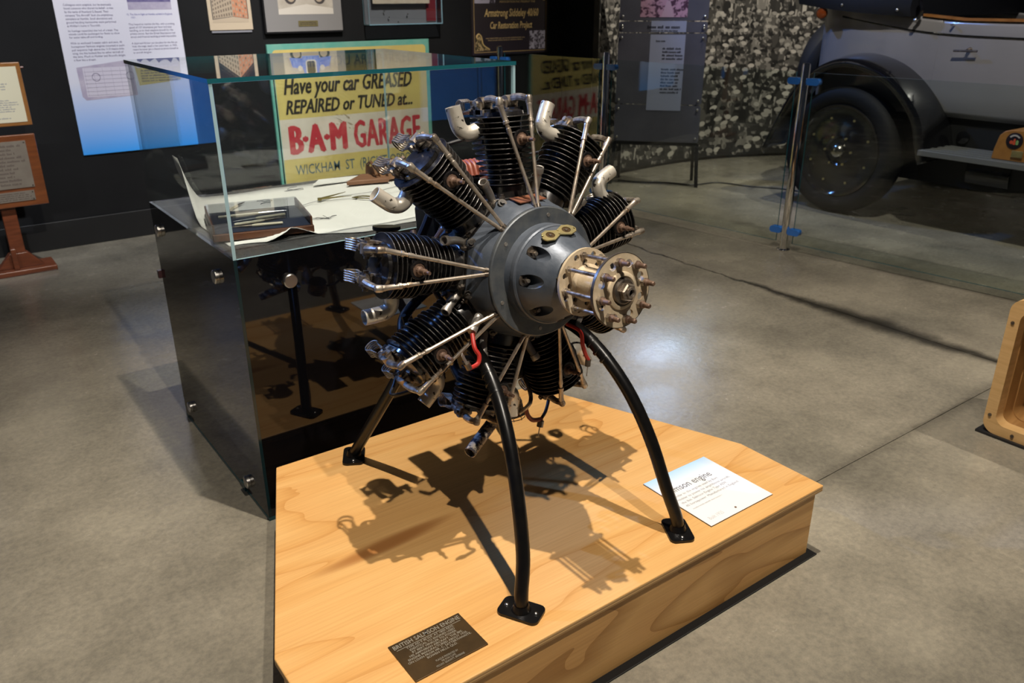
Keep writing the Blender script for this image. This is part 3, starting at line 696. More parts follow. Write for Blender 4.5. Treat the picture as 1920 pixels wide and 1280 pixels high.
scribble(-.045, .09, .055, .077, 2, DKP, fp, (0, -.0405, 0), WR, WU, off=.0004, align='CENTER')

# acrylic wall box
wb = thing('acrylic_wall_box', 'clear acrylic wall box holding a cream document and red strip', 'wall case', (3.49, WY, 1.395))
MB().box((-.33, -.010, 0), (.33, -.001, .60)).build('back_board', M('grey_backing', (.16, .16, .165), .5), wb, 0)
MB().box((.235, -.02, .02), (.325, -.0105, .58)).build('red_strip', M('dark_red_print', (.16, .012, .018), .5), wb, 0)
MB().box((-.27, -.055, .155), (.245, -.052, .57)).build('document', M('cream_paper', (.58, .49, .36), .7, col2=(.50, .40, .28), nscale=12), wb, 0)
pane('front_pane', (-.335, -.105, 0), (.335, -.099, .60), 'y', wb, ACRYL, GLASS_EDGE_L, (0, 0, 0))
pane('bottom_pane', (-.335, -.0985, 0), (.335, -.0105, .006), 'z', wb, ACRYL, GLASS_EDGE_L, (0, 0, 0))
pane('side_pane', (-.335, -.0985, .0065), (-.329, -.0105, .60), 'x', wb, ACRYL, GLASS_EDGE_L, (0, 0, 0))
pane('side_pane', (.329, -.0985, .0065), (.335, -.0105, .60), 'x', wb, ACRYL, GLASS_EDGE_L, (0, 0, 0))
for x, z in ((-.16, .10), (-.12, .055), (.05, .075), (-.04, .018)): MB().sphere((x, -.03, z), .007, 8, 6).build('mounting_pin', CHROME, wb)

# restoration poster
ap = thing('restoration_poster', 'dark brown poster with gold script and border at the end of the black wall', 'poster', (4.585, WY, 1.125))
MB().box((-.415, -.018, 0), (.415, -.001, .85)).build('panel', gradient('aged_brown_print', (.022, .016, .022), (.045, .036, .030), 'Z', 0, .8, .4), ap, 0)
aO = (0, -.018, 0)
def frame_strip(x0, z0, x1, z1, w): return [(rect(x0, z0, x1, z0+w), 0), (rect(x0, z1-w, x1, z1), 0), (rect(x0, z0, x0+w, z1), 0), (rect(x1-w, z0, x1, z1), 0)]
flat(frame_strip(-.395, .02, .395, .83, .006), [M('gold_line', (.36, .24, .10), .5)], ap, 'gold_border', aO, WR, WU)
text('Armstrong Siddeley 40/60', -.285, .305, .292, .378, GOLD, ap, aO, WR, WU, shear=.18, bold=.02)
text('Car Restoration Project', -.225, .235, .195, .272, GOLD, ap, aO, WR, WU, shear=.18, bold=.02)
text('ASSOCIATION INC PRESENT THE', -.125, .265, .425, .440, GOLD, ap, aO, WR, WU)
scribble(-.05, .225, .455, .485, 1, GOLD, ap, aO, WR, WU, seed=9, ragged=0)
scribble(-.30, .18, .112, .146, 2, M('dull_gold', (.34, .24, .12), .6), ap, aO, WR, WU, seed=11, align='CENTER')
PHD = M('sepia_dark', (.03, .024, .032), .6, col2=(.30, .27, .33), nscale=34, ncontrast=(.45, .55)); PHL = M('sepia_light', (.40, .37, .44), .6, col2=(.05, .04, .05), nscale=28, ncontrast=(.48, .56))
flat([(rect(.205, .035, .385, .19), 1), (rect(.26, .05, .30, .16), 0), (rect(.33, .04, .37, .14), 0)], [PHD, PHL], ap, 'old_photograph', aO, WR, WU)
flat([(rect(-.385, .42, -.17, .60), 0)], [PHL], ap, 'old_photograph', aO, WR, WU)
flat([([(-.385, .035), (-.22, .035), (-.26, .06), (-.30, .09), (-.315, .15), (-.345, .18), (-.375, .165)], 0)], [M('gold_foliage', (.06, .045, .02), .6, col2=(.42, .30, .14), nscale=45, ncontrast=(.48, .54))], ap, 'gold_scroll', aO, WR, WU)
for path in ([(-.235, -.0195, .045), (-.30, -.0195, .085), (-.32, -.0195, .15), (-.35, -.0195, .175), (-.37, -.0195, .15), (-.355, -.0195, .13)], [(.33, -.0195, .55), (.345, -.0195, .47), (.37, -.0195, .445), (.385, -.0195, .47), (.37, -.0195, .49)]):
    MB().tube(path, .006, 6, True, 5).build('gold_scroll', GOLD, ap)

# ================================================================== lectern stand on the left
ls = thing('notice_stand', 'red timber notice stand with framed certificate and metal plates against the black wall', 'notice stand', (.43, 5.85, 0))
MB().box((-.19, -.09, 0), (.19, .13, .035)).build('foot_board', WOODRED, ls, 0, .006)
mb = MB()
mb.add([(-.13, -.03, .035), (.13, -.03, .035), (.05, -.03, .13), (-.05, -.03, .13), (-.13, .03, .035), (.13, .03, .035), (.05, .03, .13), (-.05, .03, .13)], [(0,1,2,3),(7,6,5,4),(0,4,5,1),(1,5,6,2),(2,6,7,3),(3,7,4,0)])
mb.build('brace', WOODRED, ls, 0, .004)
MB().box((-.045, -.075, .036), (-.015, -.0305, .17)).build('brace', WOODRED, ls, 0, .004)
MB().box((-.04, -.028, .1305), (.04, .028, 1.0)).build('post', WOODRED, ls, 0, .005)
mb = MB(); mb.obox((0, -.062, .635), (.225, 0, 0), (0, .012, .0), (0, -.012, .215)); mb.build('sloped_board', M('orange_brown_timber', (.24, .075, .024), .28, col2=(.15, .045, .016), nscale=5, stretch=(1, 1, 6), coat=.3), ls, 0, .004)
up = Vector((0, -.012, .215))*-1; up = Vector((0, .0557, .9984)); up = Vector((0, -.0557, .9984))
bO = Vector((0, -.062, .635))+Vector((0, -1, 0))*.0125
PLT = M('etched_plate', (.36, .31, .26), .4, .6, col2=(.42, .37, .31), nscale=12)
def bplate(x0, x1, t0, t1, nm):
    mb = MB(); c = bO+Vector((0, -.002, 0))+up*((t0+t1)/2)+Vector(((x0+x1)/2, 0, 0))
    mb.obox(c, ((x1-x0)/2, 0, 0), (0, .0016, 0), up*((t1-t0)/2)); mb.build(nm, PLT, ls, 0)
bplate(-.18, .168, -.10, .18, 'etched_plate'); bplate(-.18, .158, -.18, -.12, 'etched_plate')
ETCH = M('etch_ink', (.13, .10, .085), .6)
scribble(-.16, .15, -.085, .165, 11, ETCH, ls, bO+Vector((0, -.0036, 0)), WR, up, seed=21, align='CENTER', ragged=.5)
scribble(-.165, .145, -.175, -.125, 4, ETCH, ls, bO+Vector((0, -.0036, 0)), WR, up, seed=22, align='CENTER')
for x, t in ((.158, .17), (.158, -.09), (.148, -.13), (.148, -.172)):
    MB().sphere(bO+Vector((x, -.004, 0))+up*t, .004, 8, 5).build('plate_screw', DARKSTEEL, ls)
cfz = .894
MB().box((-.235, -.03, cfz), (.235, -.005, cfz+.36)).build('certificate_frame', WOODFR, ls, 0, .004)
MB().box((-.212, -.0325, cfz+.022), (.212, -.0302, cfz+.338)).build('certificate', M('cream_certificate', (.64, .60, .44), .6), ls, 0)
scribble(-.02, .12, cfz+.265, cfz+.31, 2, INKG, ls, (0, -.0325, 0), WR, WU, seed=31, align='CENTER')
scribble(-.02, .15, cfz+.205, cfz+.25, 3, INKG, ls, (0, -.0325, 0), WR, WU, seed=32, align='CENTER')
scribble(-.15, .19, cfz+.08, cfz+.155, 6, INKG, ls, (0, -.0325, 0), WR, WU, seed=33, align='CENTER', ragged=.5)
scribble(-.02, .15, cfz+.04, cfz+.055, 1, INKG, ls, (0, -.0325, 0), WR, WU, seed=34)
MB().cyl((.237, -.02, cfz+.33), (.252, -.02, cfz+.33), .006, n=8).build('frame_peg', WOODRED, ls)

# ================================================================== glass barrier
BL = lambda y: 4.68-.12*(y-3.267)                       # plan line of the barrier
bdir = Vector((-.12, 1, 0)).normalized()
postys = [6.10, 4.904, 3.267, 1.2]
BLUEF = M('blue_clamp_film', (.03, .16, .55), .22, 0, coat=.5)
def post(y, label):
    t = thing('barrier_post', label, 'barrier post', (BL(y), y, 0), (0, 0, math.atan2(bdir.y, bdir.x)-PI/2), 'polished posts of the glass barrier')
    MB().lathe([(0, 0), (0, .045), (.006, .045), (.009, .030), (.012, .0285)], (0, 0, 0), (0, 0, 1), 24).build('base_flange', CHROME, t)
    MB().lathe([(.009, .0265), (1.19, .0265), (1.205, .0235), (1.21, .010), (1.21, 0)], (0, 0, 0), (0, 0, 1), 24).build('tube', CHROME, t)
    for z in (.135, 1.10):
        for s1 in (-1, 1):
            mb = MB(); poly = rrect(.0, -.021, .085, .021, .017, 4)
            V0 = [(-.022 if s1 > 0 else -.022, s1*(.022+x), z+yy) for x, yy in poly]; V1 = [(.022, s1*(.022+x), z+yy) for x, yy in poly]
            mb.ring_loft([V0, V1]); c = mb.build('glass_clamp', BLUEF, t, 30)
    return t
plabels = ['chrome barrier post furthest back, partly behind the glass case', 'chrome barrier post in front of the information board', 'chrome barrier post with blue clamps in front of the car wheel', 'chrome barrier post nearest the camera']
for y, lb in zip(postys[:3], plabels[:3]): post(y, lb)
def bpanel(ya, yb, label):
    a = Vector((BL(ya), ya, 0)); b_ = Vector((BL(yb), yb, 0)); L = (b_-a).length-.12
    t = thing('barrier_glass', label, 'glass panel', (a+b_)/2, (0, 0, math.atan2(bdir.y, bdir.x)-PI/2), 'glass panels of the barrier')
    pane('glass_sheet', (-.006, -L/2, .055), (.006, L/2, 1.155), 'x', t, GLASS_B, GLASS_EDGE, (0, 0, 0))
bpanel(6.10, 4.904, 'barrier glass panel reflecting the garage sign next to the black wall')
bpanel(4.904, 3.267, 'barrier glass panel in front of the information board and crowd mural')
bpanel(3.267, .9, 'barrier glass panel in front of the grey car')
# ================================================================== radial engine
TILT = .104
eng = thing('radial_aero_engine', 'nine cylinder radial aircraft engine with black finned cylinders and cream propeller hub', 'engine', (1.197, 1.6, .966), (-TILT, 0, 0))
NC = 9
A0 = PI/2
def ring9(a, ap, blend, n=108):      # blend 0 = round, 1 = nine flat faces
    R = []
    for i in range(n):
        t = 2*PI*i/n; d = ((t-A0+PI/NC) % (2*PI/NC))-PI/NC
        r = ap*((1-blend)+blend*(1/math.cos(d))/1.03)
        R.append((r*math.cos(t), a, r*math.sin(t)))
    return R
mb = MB()
mb.ring_loft([ring9(a, r, bl) for a, r, bl in ((.125, .120, 0), (.125, .168, 1), (.118, .178, 1), (-.022, .180, 1), (-.034, .177, .8), (-.050, .172, .35), (-.070, .168, .1), (-.086, .161, 0), (-.0865, .150, 0))], False, False)
mb.build('crankcase', CRANK, eng, 28)
# seam rim around the front of the facets
mb = MB(); mb.ring_loft([ring9(a, r, 1) for a, r in ((-.006, .181), (-.010, .1835), (.010, .1835), (.014, .181))], False, False); mb.build('case_seam', ALU_T, eng, 28)
def turned(prof, name, mat, n=72, sm=28):
    return MB().lathe(prof, (0, 0, 0), (0, 1, 0), n).build(name, mat, eng, sm)
turned([(-.080, .150), (-.080, .1585), (-.0835, .160), (-.0945, .160), (-.097, .1575), (-.0975, .119)], 'front_flange', CRANK_W)
turned([(-.097, .1215), (-.100, .1205), (-.118, .1195), (-.122, .1215), (-.134, .1215), (-.138, .1185), (-.139, .112)], 'nose_drum', CRANK)
def nose_cover():
    prof = [(-.136, 0), (-.136, .1165), (-.141, .116), (-.160, .111), (-.182, .100), (-.202, .087), (-.216, .077), (-.224, .073), (-.228, .069), (-.228, 0)]
    o = MB().lathe(prof, (0, 0, 0), (0, 1, 0), 96).build('nose_cover', CRANK, eng, 28)
    bm = bmesh.new(); bm.from_mesh(o.data); bmesh.ops.remove_doubles(bm, verts=bm.verts, dist=1e-5); bm.to_mesh(o.data); bm.free()
    cut = MB()
    for td in POCKETS:
        t = math.radians(td); x, z = .1015*math.cos(t), .1015*math.sin(t)
        cut.cyl((x, -.26, z), (x, -.150, z), .0165, n=24)
    co = cut.build('cut', DARKSTEEL, eng, 0)
    b = o.modifiers.new('b', 'BOOLEAN'); b.object = co; b.solver = 'EXACT'
    bpy.context.view_layer.update(); dg = bpy.context.evaluated_depsgraph_get()
    me = bpy.data.meshes.new_from_object(o.evaluated_get(dg)); o.modifiers.clear(); o.data = me
    me.polygons.foreach_set('use_smooth', [True]*len(me.polygons)); me.set_sharp_from_angle(angle=math.radians(28))
    bpy.data.objects.remove(co)
POCKETS = (137, 175, 222, 268, 315, 358, 30)
nose_cover()
turned([(-.21, .060), (-.232, .056), (-.236, .050)], 'seal_ring', DARKSTEEL, 48)
for k in range(12):
    t = 2*PI*(k+.5)/12; x, z = math.cos(t), math.sin(t)
    MB().cyl((x*.0655, -.221, z*.0655), (x*.0655, -.234, z*.0655), .0045, n=6).build('seal_nut', DARKSTEEL, eng)
# flange bolts (flush pins)
for k in range(6):
    t = 2*PI*(k+.35)/6; x, z = math.cos(t)*.14, math.sin(t)*.14
    MB().cyl((x, -.097, z), (x, -.0988, z), .0048, n=14).build('flange_pin', ALU_T, eng)
# bolt pockets in the nose cover
def nose_pt(t, a):
    prof = [(-.141, .116), (-.160, .111), (-.182, .100), (-.202, .087), (-.216, .077)]
    for (a0, r0), (a1, r1) in zip(prof[:-1], prof[1:]):
        if a1 <= a <= a0:
            r = r0+(r1-r0)*(a-a0)/(a1-a0); return Vector((r*math.cos(t), a, r*math.sin(t))), Vector((math.cos(t)*(a0-a1), -(r0-r1), math.sin(t)*(a0-a1))).normalized()
for td in POCKETS:
    t = math.radians(td); x, z = .1005*math.cos(t), .1005*math.sin(t)
    MB().cyl((x, -.1495, z), (x, -.153, z), .0155, n=18).build('pocket_washer', DARKSTEEL, eng)
    MB().cyl((x, -.153, z), (x, -.162, z), .0085, n=6).build('cover_nut', DARKSTEEL, eng)
    MB().cyl((x, -.162, z), (x, -.168, z), .0045, n=10).build('cover_stud', OILSTEEL, eng)
# brass double-eyed cover plate
def brass_plate():
    o1 = circ(-.024, 0, .018, 24); pts = []
    outer = [(-.050, -.004), (-.044, -.014), (-.024, -.0195), (-.008, -.012), (0, -.008), (.008, -.012), (.024, -.0195), (.044, -.014), (.050, -.004), (.048, .004), (.040, .014), (.024, .0195), (.008, .012), (0, .009), (-.008, .012), (-.024, .0195), (-.040, .014)]
    me = plate_mesh('brass_inspection_plate', outer, [circ(-.024, 0, .011), circ(.024, 0, .011)], .003, BRASS)
    t = math.radians(96); p, nn = nose_pt(t, -.172); tang = Vector((math.sin(t), 0, -math.cos(t))); up_ = nn.cross(tang)
    m = Matrix((tang, up_, nn)).transposed().to_4x4(); m.translation = p+nn*.0045
    o = link('brass_inspection_plate', me, eng); o.matrix_local = m
    for sx in (-1, 1):
        MB().cyl((sx*.024, 0, -.004), (sx*.024, 0, .0003), .0105, n=18).build('sight_plug', DARKBRASS, o)
        MB().cyl((sx*.024, 0, .0003), (sx*.024, 0, .002), .004, n=4).build('plug_square', DARKSTEEL, o)
        MB().sphere((sx*.045, -.004*sx, .002), .0028, 8, 5).build('rivet', BRASS, o)
        MB().sphere((sx*.002, sx*.006, .002), .0022, 8, 5).build('rivet', BRASS, o)
brass_plate()
# copper data plate on the top facet
mb = MB(); mb.obox((0.004, -.005-.038, .1755), (.040, 0, 0), (0, .022, .004), (0, -.0003, .0012)); mb.build('copper_data_plate', COPPER, eng, 0)

# ---- hub: two drilled plates joined by sleeve and eight long bolts
AB, AF = -.250, -.368
h8 = [circ(.062*math.cos(2*PI*(k+.5)/8), .062*math.sin(2*PI*(k+.5)/8), .0095, 16) for k in range(8)]
h8b = [circ(.050*math.cos(2*PI*k/8), .050*math.sin(2*PI*k/8), .0055, 12) for k in range(8)]
pf = plate_mesh('hub_plate', circ(0, 0, .083, 72), h8+[circ(0, 0, .026, 28)], .007, CREAM)
pb = plate_mesh('hub_plate', circ(0, 0, .080, 72), [circ(.066*math.cos(2*PI*(k+.5)/8), .066*math.sin(2*PI*(k+.5)/8), .0075, 14) for k in range(8)]+[circ(.049*math.cos(2*PI*(k+.0)/8), .049*math.sin(2*PI*k/8), .0065, 14) for k in range(8)]+[circ(0, 0, .03, 28)], .007, CREAM)
for me, a in ((pf, AF), (pb, AB)):
    o = link('hub_plate', me, eng); o.location = (0, a, 0); o.rotation_euler = (PI/2, 0, 0)
turned([(AF-.0037, .0835), (AF-.0037, .0845), (AF+.0037, .0845), (AF+.0037, .0835)], 'plate_rim', DARKSTEEL)
turned([(-.20, .034), (AB-.004, .036), (AB-.006, .044), (AB-.012, .044), (AB-.016, .040), (AB-.060, .038), (AB-.066, .042), (AF+.005, .042)], 'hub_sleeve', CREAM, 48)
turned([(AF-.0036, .043), (AF-.008, .042), (AF-.010, .038), (AF-.0105, .034), (AF-.006, .030)], 'hub_boss', CREAM, 48)
turned([(AF-.004, .031), (AF-.014, .029), (AF-.016, .026), (AF-.016, .0)], 'retaining_ring', DARKSTEEL, 24)
MB().lathe([(AF-.016, .021), (AF-.028, .021), (AF-.031, .018), (AF-.031, .011)], (0, 0, 0), (0, 1, 0), 6).build('shaft_nut', OILSTEEL, eng, 20)
turned([(AF-.030, .0125), (AF-.036, .0125), (AF-.037, .008), (AF-.030, .007)], 'shaft_end', OILSTEEL, 20)
for k in range(8):
    t = 2*PI*k/8+.12; x, z = .066*math.cos(t), .066*math.sin(t)
    bo = MB().cyl((x, AB+.012, z), (x, AF-.030, z), .0046, n=10).build('hub_bolt', OILSTEEL, eng)
    MB().cyl((x, AF-.0036, z), (x, AF-.013, z), .0105, n=6).build('nut', OILSTEEL, bo)
    MB().lathe([(0, .0085), (.006, .0085), (.008, .006), (.024, .0056), (.026, .004)], (x, AF-.012, z), (0, -1, 0), 12, True, True).build('bolt_end', RUST, bo)
    MB().cyl((x, AB-.0036, z), (x, AB-.010, z), .0085, n=6).build('collar', OILSTEEL, bo)

# ---- one cylinder with all its fittings, then eight more copies
CA = .040                     # axial position of the cylinder centre line
def cyl_children():
    """mesh data shared by the nine cylinders; local Z points outwards, X clockwise, Y to the rear"""
    D = {}
    mb = MB(); n = 28
    mb.lathe([(.168, .0), (.168, .052), (.176, .054), (.178, .050), (.205, .0495), (.212, .044), (.360, .048), (.374, .056), (.382, .054), (.386, .040), (.387, 0)], (0, CA, 0), (0, 0, 1), n)
    mb.prism([(x, CA+y) for x, y in rrect(-.058, -.058, .058, .058, .014, 3)], .168, .177)
    for sx in (-1, 1):
        mb.box((sx*.036-.013, CA-.024, .376), (sx*.036+.013, CA+.066, .390))
    D['barrel'] = mb.mesh('cylinder', ENAMEL, 32)
    def fin(r, notch=0):
        m2 = MB(); m2.lathe([(-.0017, .040), (-.0013, r-.001)], (0, 0, 0), (0, 0, 1), 40); m2.lathe([(.0013, r-.001), (.0017, .040)], (0, 0, 0), (0, 0, 1), 40)
        m2.cur = 1; m2.lathe([(-.0013, r-.001), (-.0007, r), (.0007, r), (.0013, r-.001)], (0, 0, 0), (0, 0, 1), 40)
        return m2.mesh('cooling_fin', [ENAMEL, WORN], 60)
    D['fin_s'] = fin(.065); D['fin_m'] = fin(.0715); D['fin_l'] = fin(.078)
    for sx in (-1, 1):
        P0 = Vector((sx*.0044, -.082, .160)); P1 = Vector((sx*.0437, -.017, .4026)); d = (P1-P0).normalized(); L = (P1-P0).length
        m2 = MB(); m2.lathe([(0, .0046), (L*.70, .0048), (L*.72, .0062), (L*.76, .0062), (L*.765, .0050), (L*.80, .0050), (L*.805, .0078), (L*.83, .0080), (L*.835, .0066), (L*.955, .0068), (L*.96, .0075), (L*.985, .0075), (L, .0050)], P0, d, 12, True, True)
        D['rod%d' % sx] = m2.mesh('pushrod', RODSTEEL, 30)
        m2 = MB(); m2.cyl(P0-d*.006, P0+d*.006, .0085, .0065, n=12); D['cup%d' % sx] = m2.mesh('rod_socket', DARKSTEEL, 30)
        # rocker arm: upright socket at the rod end, curved arm, pivot boss between two cheeks
        m2 = MB(); px, pv = sx*.038, Vector((sx*.038, CA+.018, .4030))
        m2.lathe([(-.010, .0060), (-.008, .0088), (.006, .0092), (.010, .0070), (.012, .0)], P1+Vector((0, 0, .004)), (0, 0, 1), 12, True)
        m2.tube([P1+Vector((0, .004, .006)), (sx*.041, CA-.024, .4130), (px, CA+.000, .4115)], [.0078, .0098], 10, True, 3)
        m2.tube([(px, CA+.030, .4090), (px, CA+.050, .4050), (px, CA+.068, .3990)], [.0100, .0068], 10, True, 3)
        m2.cyl(pv-Vector((.0125, 0, 0)), pv+Vector((.0125, 0, 0)), .0155, n=16)
        m2.cyl((px, CA+.066, .407), (px, CA+.066, .382), .0064, n=10)
        m2.cyl((px, CA+.066, .386), (px, CA+.066, .391), .0125, n=14)
        D['rocker%d' % sx] = m2.mesh('rocker_arm', OILSTEEL, 35)
        m2 = MB()
        for q in (-1, 1):
            m2.obox((px+q*.0155, CA+.018, .393), (.0030, 0, 0), (0, .0105, 0), (0, 0, .015))
            m2.obox((px+q*.0155, CA+.018, .383), (.0030, 0, 0), (0, .020, 0), (0, 0, .006))
            m2.cyl((px+q*.018, CA+.018, .403), (px+q*.0245, CA+.018, .403), .0070, n=6)
        m2.obox((px, CA+.018, .3785), (.018, 0, 0), (0, .022, 0), (0, 0, .0035))
        D['post%d' % sx] = m2.mesh('rocker_bracket', OILSTEEL, 30)
        # hairpin valve spring: flat stack of loops behind the head
        m2 = MB()
        for q in range(5):
            xx = px-.0115+.0057*q; cy_, cz_ = CA+.108, .3955; loop = []
            for i in range(15):
                a = -2.35+4.7*i/14; loop.append((xx, cy_+.0175*math.cos(a), cz_+.0175*math.sin(a)))
            loop = [(xx, CA+.060, .3880)]+loop+[(xx, CA+.062, .4075)]
            m2.tube(loop, .0021, 6)
        D['spring%d' % sx] = m2.mesh('hairpin_spring', OILSTEEL, 40)
    for nm, sgn, a0 in (('plug_f', -1, CA-.046), ('plug_r', 1, CA+.046)):
        m2 = MB(); m2.lathe([(0, .0150), (.016, .0150), (.017, .0120), (.024, .0120), (.025, .0158), (.033, .0158), (.034, .0105), (.041, .0095), (.043, .0062), (.054, .0054), (.055, .0072), (.062, .0072), (.063, .0046), (.080, .0042)], (0, a0, .318), (0, sgn, 0), 12, True, True)
        D[nm] = m2.mesh('spark_plug', RUST, 28)
    m2 = MB(); m2.lathe([(0, .022), (.024, .0235), (.028, .0220), (.028, .017), (.020, .016)], (0, CA-.052, .318), (0, -1, 0), 20, True, False); D['plugboss'] = m2.mesh('plug_boss', ENAMEL, 30)
    # exhaust elbow: leaves the head sideways and turns outwards
    path = [(-.046, CA+.004, .350), (-.066, CA+.007, .345), (-.086, CA+.010, .338), (-.103, CA+.013, .340), (-.1145, CA+.016, .353), (-.120, CA+.018, .374), (-.1255, CA+.020, .402)]
    m2 = MB(); m2.tube(path, .0188, 18, False, 4)
    pp = [Vector(p) for p in path]; dd = (pp[-1]-pp[-2]).normalized()
    m2.lathe([(0, .0188), (.0005, .0170), (-.035, .0165)], pp[-1], dd, 18)
    D['elbow'] = m2.mesh('exhaust_elbow', ALU, 50)
    m2 = MB(); m2.cyl((-.048, CA+.004, .346), (-.057, CA+.006, .345), .0275, n=20)
    for q in (-1, 1): m2.cyl((-.055, CA+.005+q*.022, .346+q*.012), (-.066, CA+.007+q*.022, .345+q*.012), .0052, n=6)
    D['elbowfl'] = m2.mesh('elbow_flange', OILSTEEL, 30)
    # induction pipe at the rear
    m2 = MB(); m2.tube([(.035, .150, .13), (.048, .160, .20), (.045, .150, .28), (.035, .105, .325), (.03, .08, .335)], .0135, 12, True, 4); D['intake'] = m2.mesh('induction_pipe', ENAMEL, 40)
    # base nuts
    m2 = MB()
    for sx in (-1, 1):
        for sy in (-1, 1):
            m2.cyl((sx*.047, CA+sy*.047, .177), (sx*.047, CA+sy*.047, .184), .0075, n=6); m2.cyl((sx*.047, CA+sy*.047, .184), (sx*.047, CA+sy*.047, .190), .004, n=8)
    D['basenuts'] = m2.mesh('base_nuts', DARKSTEEL, 25)
    return D
D = cyl_children()
for k in range(NC):
    phi = math.radians(40*k)           # clockwise from the top cylinder
    c = link('cylinder', D['barrel'], eng); c.rotation_euler = (0, phi, 0)
    zs = [.2115+.0123*i for i in range(14)]
    for i, z in enumerate(zs):
        f = link('cooling_fin', D['fin_s' if i < 4 else 'fin_m' if i < 7 else 'fin_l'], c); f.location = (0, CA, z)
    for sx in (-1, 1):
        for nm, key in (('pushrod', 'rod'), ('rod_socket', 'cup'), ('rocker_arm', 'rocker'), ('rocker_bracket', 'post'), ('hairpin_spring', 'spring')):
            link(nm, D['%s%d' % (key, sx)], c)
    for nm, key in (('spark_plug', 'plug_f'), ('spark_plug', 'plug_r'), ('plug_boss', 'plugboss'), ('exhaust_elbow', 'elbow'), ('elbow_flange', 'elbowfl'), ('induction_pipe', 'intake'), ('base_nuts', 'basenuts')):
        link(nm, D[key], c)
# fittings between the cylinders: case nuts and short oil stubs
for k in range(NC):
    t = PI/2-math.radians(40*k+20); ex, ez = math.cos(t), math.sin(t); e = Vector((ex, 0, ez)); tg = Vector((-ez, 0, ex))
    p = e*.178+Vector((0, -.024, 0))
    MB().cyl(p-e*.004+Vector((0, .004, 0)), p+e*.007+Vector((0, -.006, 0)), .0125, .011, n=10).build('case_nut', DARKNUT, eng)
    MB().cyl(p+e*.006+Vector((0, -.005, 0)), p+e*.011+Vector((0, -.010, 0)), .0062, n=6).build('case_stud', DARKNUT, eng)
    for s1 in (-1, 1):
        p2 = e*.180+tg*.026*s1+Vector((0, .030, 0))
        MB().cyl(p2, p2+e*.012+Vector((0, -.006, 0)), .009, n=6).build('case_bolt', DARKSTEEL, eng)
    b0 = e*.176+Vector((0, .010, 0))+tg*.004; b1 = e*.205+Vector((0, .002, 0))+tg*.006; b2 = e*.246+Vector((0, -.014, 0))+tg*.020
    MB().tube([b0, b1, b2], .0100, 12, False, 4).build('oil_stub', ALU_T, eng)
    MB().lathe([(-.010, .0102), (-.009, .0122), (.004, .0122), (.006, .0112), (.005, .0086), (-.010, .0080), (-.0102, 0)], b2, b2-b1, 16).build('stub_collar', ALU_T, eng, 30)
# rear of the engine: housing, induction ring, magnetos, carburettor
MB().lathe([(.120, .135), (.150, .140), (.165, .128), (.205, .120), (.240, .095), (.255, .06), (.258, 0)], (0, 0, 0), (0, 1, 0), 48).build('rear_housing', ENAMEL, eng, 30)
mb = MB(); mb.tube([(.150*math.cos(2*PI*i/48), .160, .150*math.sin(2*PI*i/48)) for i in range(49)], .018, 12, False); mb.build('induction_ring', ENAMEL, eng, 60)
for sx in (-1, 1):
    mg = MB().box((sx*.085-.036, .20, .055), (sx*.085+.036, .31, .145)).build('magneto', TUBEBLK, eng, 0, .008)
    MB().cyl((sx*.085, .20, .15), (sx*.085, .30, .15), .034, n=20).build('magneto_coil', DARKSTEEL, mg)
mg = MB().box((-.02, .19, .150), (.075, .275, .215)).build('distributor_body', TUBEBLK, eng, 0, .006)
for k in range(6):
    MB().tube([(-.012+.014*k, .195, .216), (-.006+.014*k, .215, .246), (.0+.014*k, .245, .250), (.004+.014*k, .270, .217)], .0062, 8, True, 4).build('red_rib', REDCAP, mg)
cb_ = MB().lathe([(0, .030), (.006, .034), (.010, .027), (.085, .027), (.090, .036), (.098, .036)], (-.255, .235, .02), (.1, 0, 1), 20, True, True).build('carburettor', TUBEBLK, eng, 30)
MB().box((-.30, .195, .002), (-.215, .275, .018)).build('carburettor_flange', TUBEBLK, cb_, 0, .003)
for x in (-.292, -.224): MB().cyl((x, .205, .018), (x, .205, .034), .008, n=6).build('carburettor_bolt', DARKSTEEL, cb_)
for k, pth in enumerate(([(-.235, .20, .03), (-.215, .16, .06), (-.19, .13, .12), (-.17, .12, .17)], [(-.21, .22, .0), (-.17, .17, .05), (-.13, .15, .10)], [(-.19, .20, .10), (-.20, .15, .02), (-.18, .12, -.06), (-.12, .14, -.13)])):
    MB().tube(pth, .0115 if k == 0 else .008, 10, True, 5).build('rubber_hose', M('brown_hose', (.05, .03, .026), .5), eng)
# exhaust drain pipe and oil strainer at the bottom
MB().lathe([(0, .0165), (.145, .0165), (.145, .0140), (.09, .0140)], (-.066, .062, -.412), (-.137, -.055, -.054), 18, True).build('drain_pipe', M('flaking_pipe', (.42, .36, .28), .6, .3, col2=(.05, .045, .055), nscale=60, ncontrast=(.48, .52), bump=.2, bscale=90), eng, 40)
st = MB().lathe([(0, .034), (.05, .034)], (.01, .11, -.40), (0, -.25, -1), 20, True, True).build('oil_strainer', DARKSTEEL, eng, 30)
mb = MB()
for k in range(9):
    a = 2*PI*k/9; mb.tube([(.01+.035*math.cos(a), .11+.035*math.sin(a), -.402), (.01+.035*math.cos(a), .097+.035*math.sin(a), -.450)], .0012, 5)
for k in range(5): mb.tube([(.01+.0355*math.cos(2*PI*i/18), .109-.0026*k+.0355*math.sin(2*PI*i/18), -.405-.0105*k) for i in range(19)], .0012, 5)
mb.build('wire_gauze', OILSTEEL, st, 0)
# sump casting between the two lowest cylinders and its linkage
MB().box((-.04, .06, -.33), (.04, .14, -.17)).build('sump', ENAMEL, eng, 0, .012)
MB().tube([(.04, .10, -.30), (.045, .06, -.36), (.025, .03, -.39), (.0, .05, -.42)], .006, 8, True, 5).build('control_link', OILSTEEL, eng)
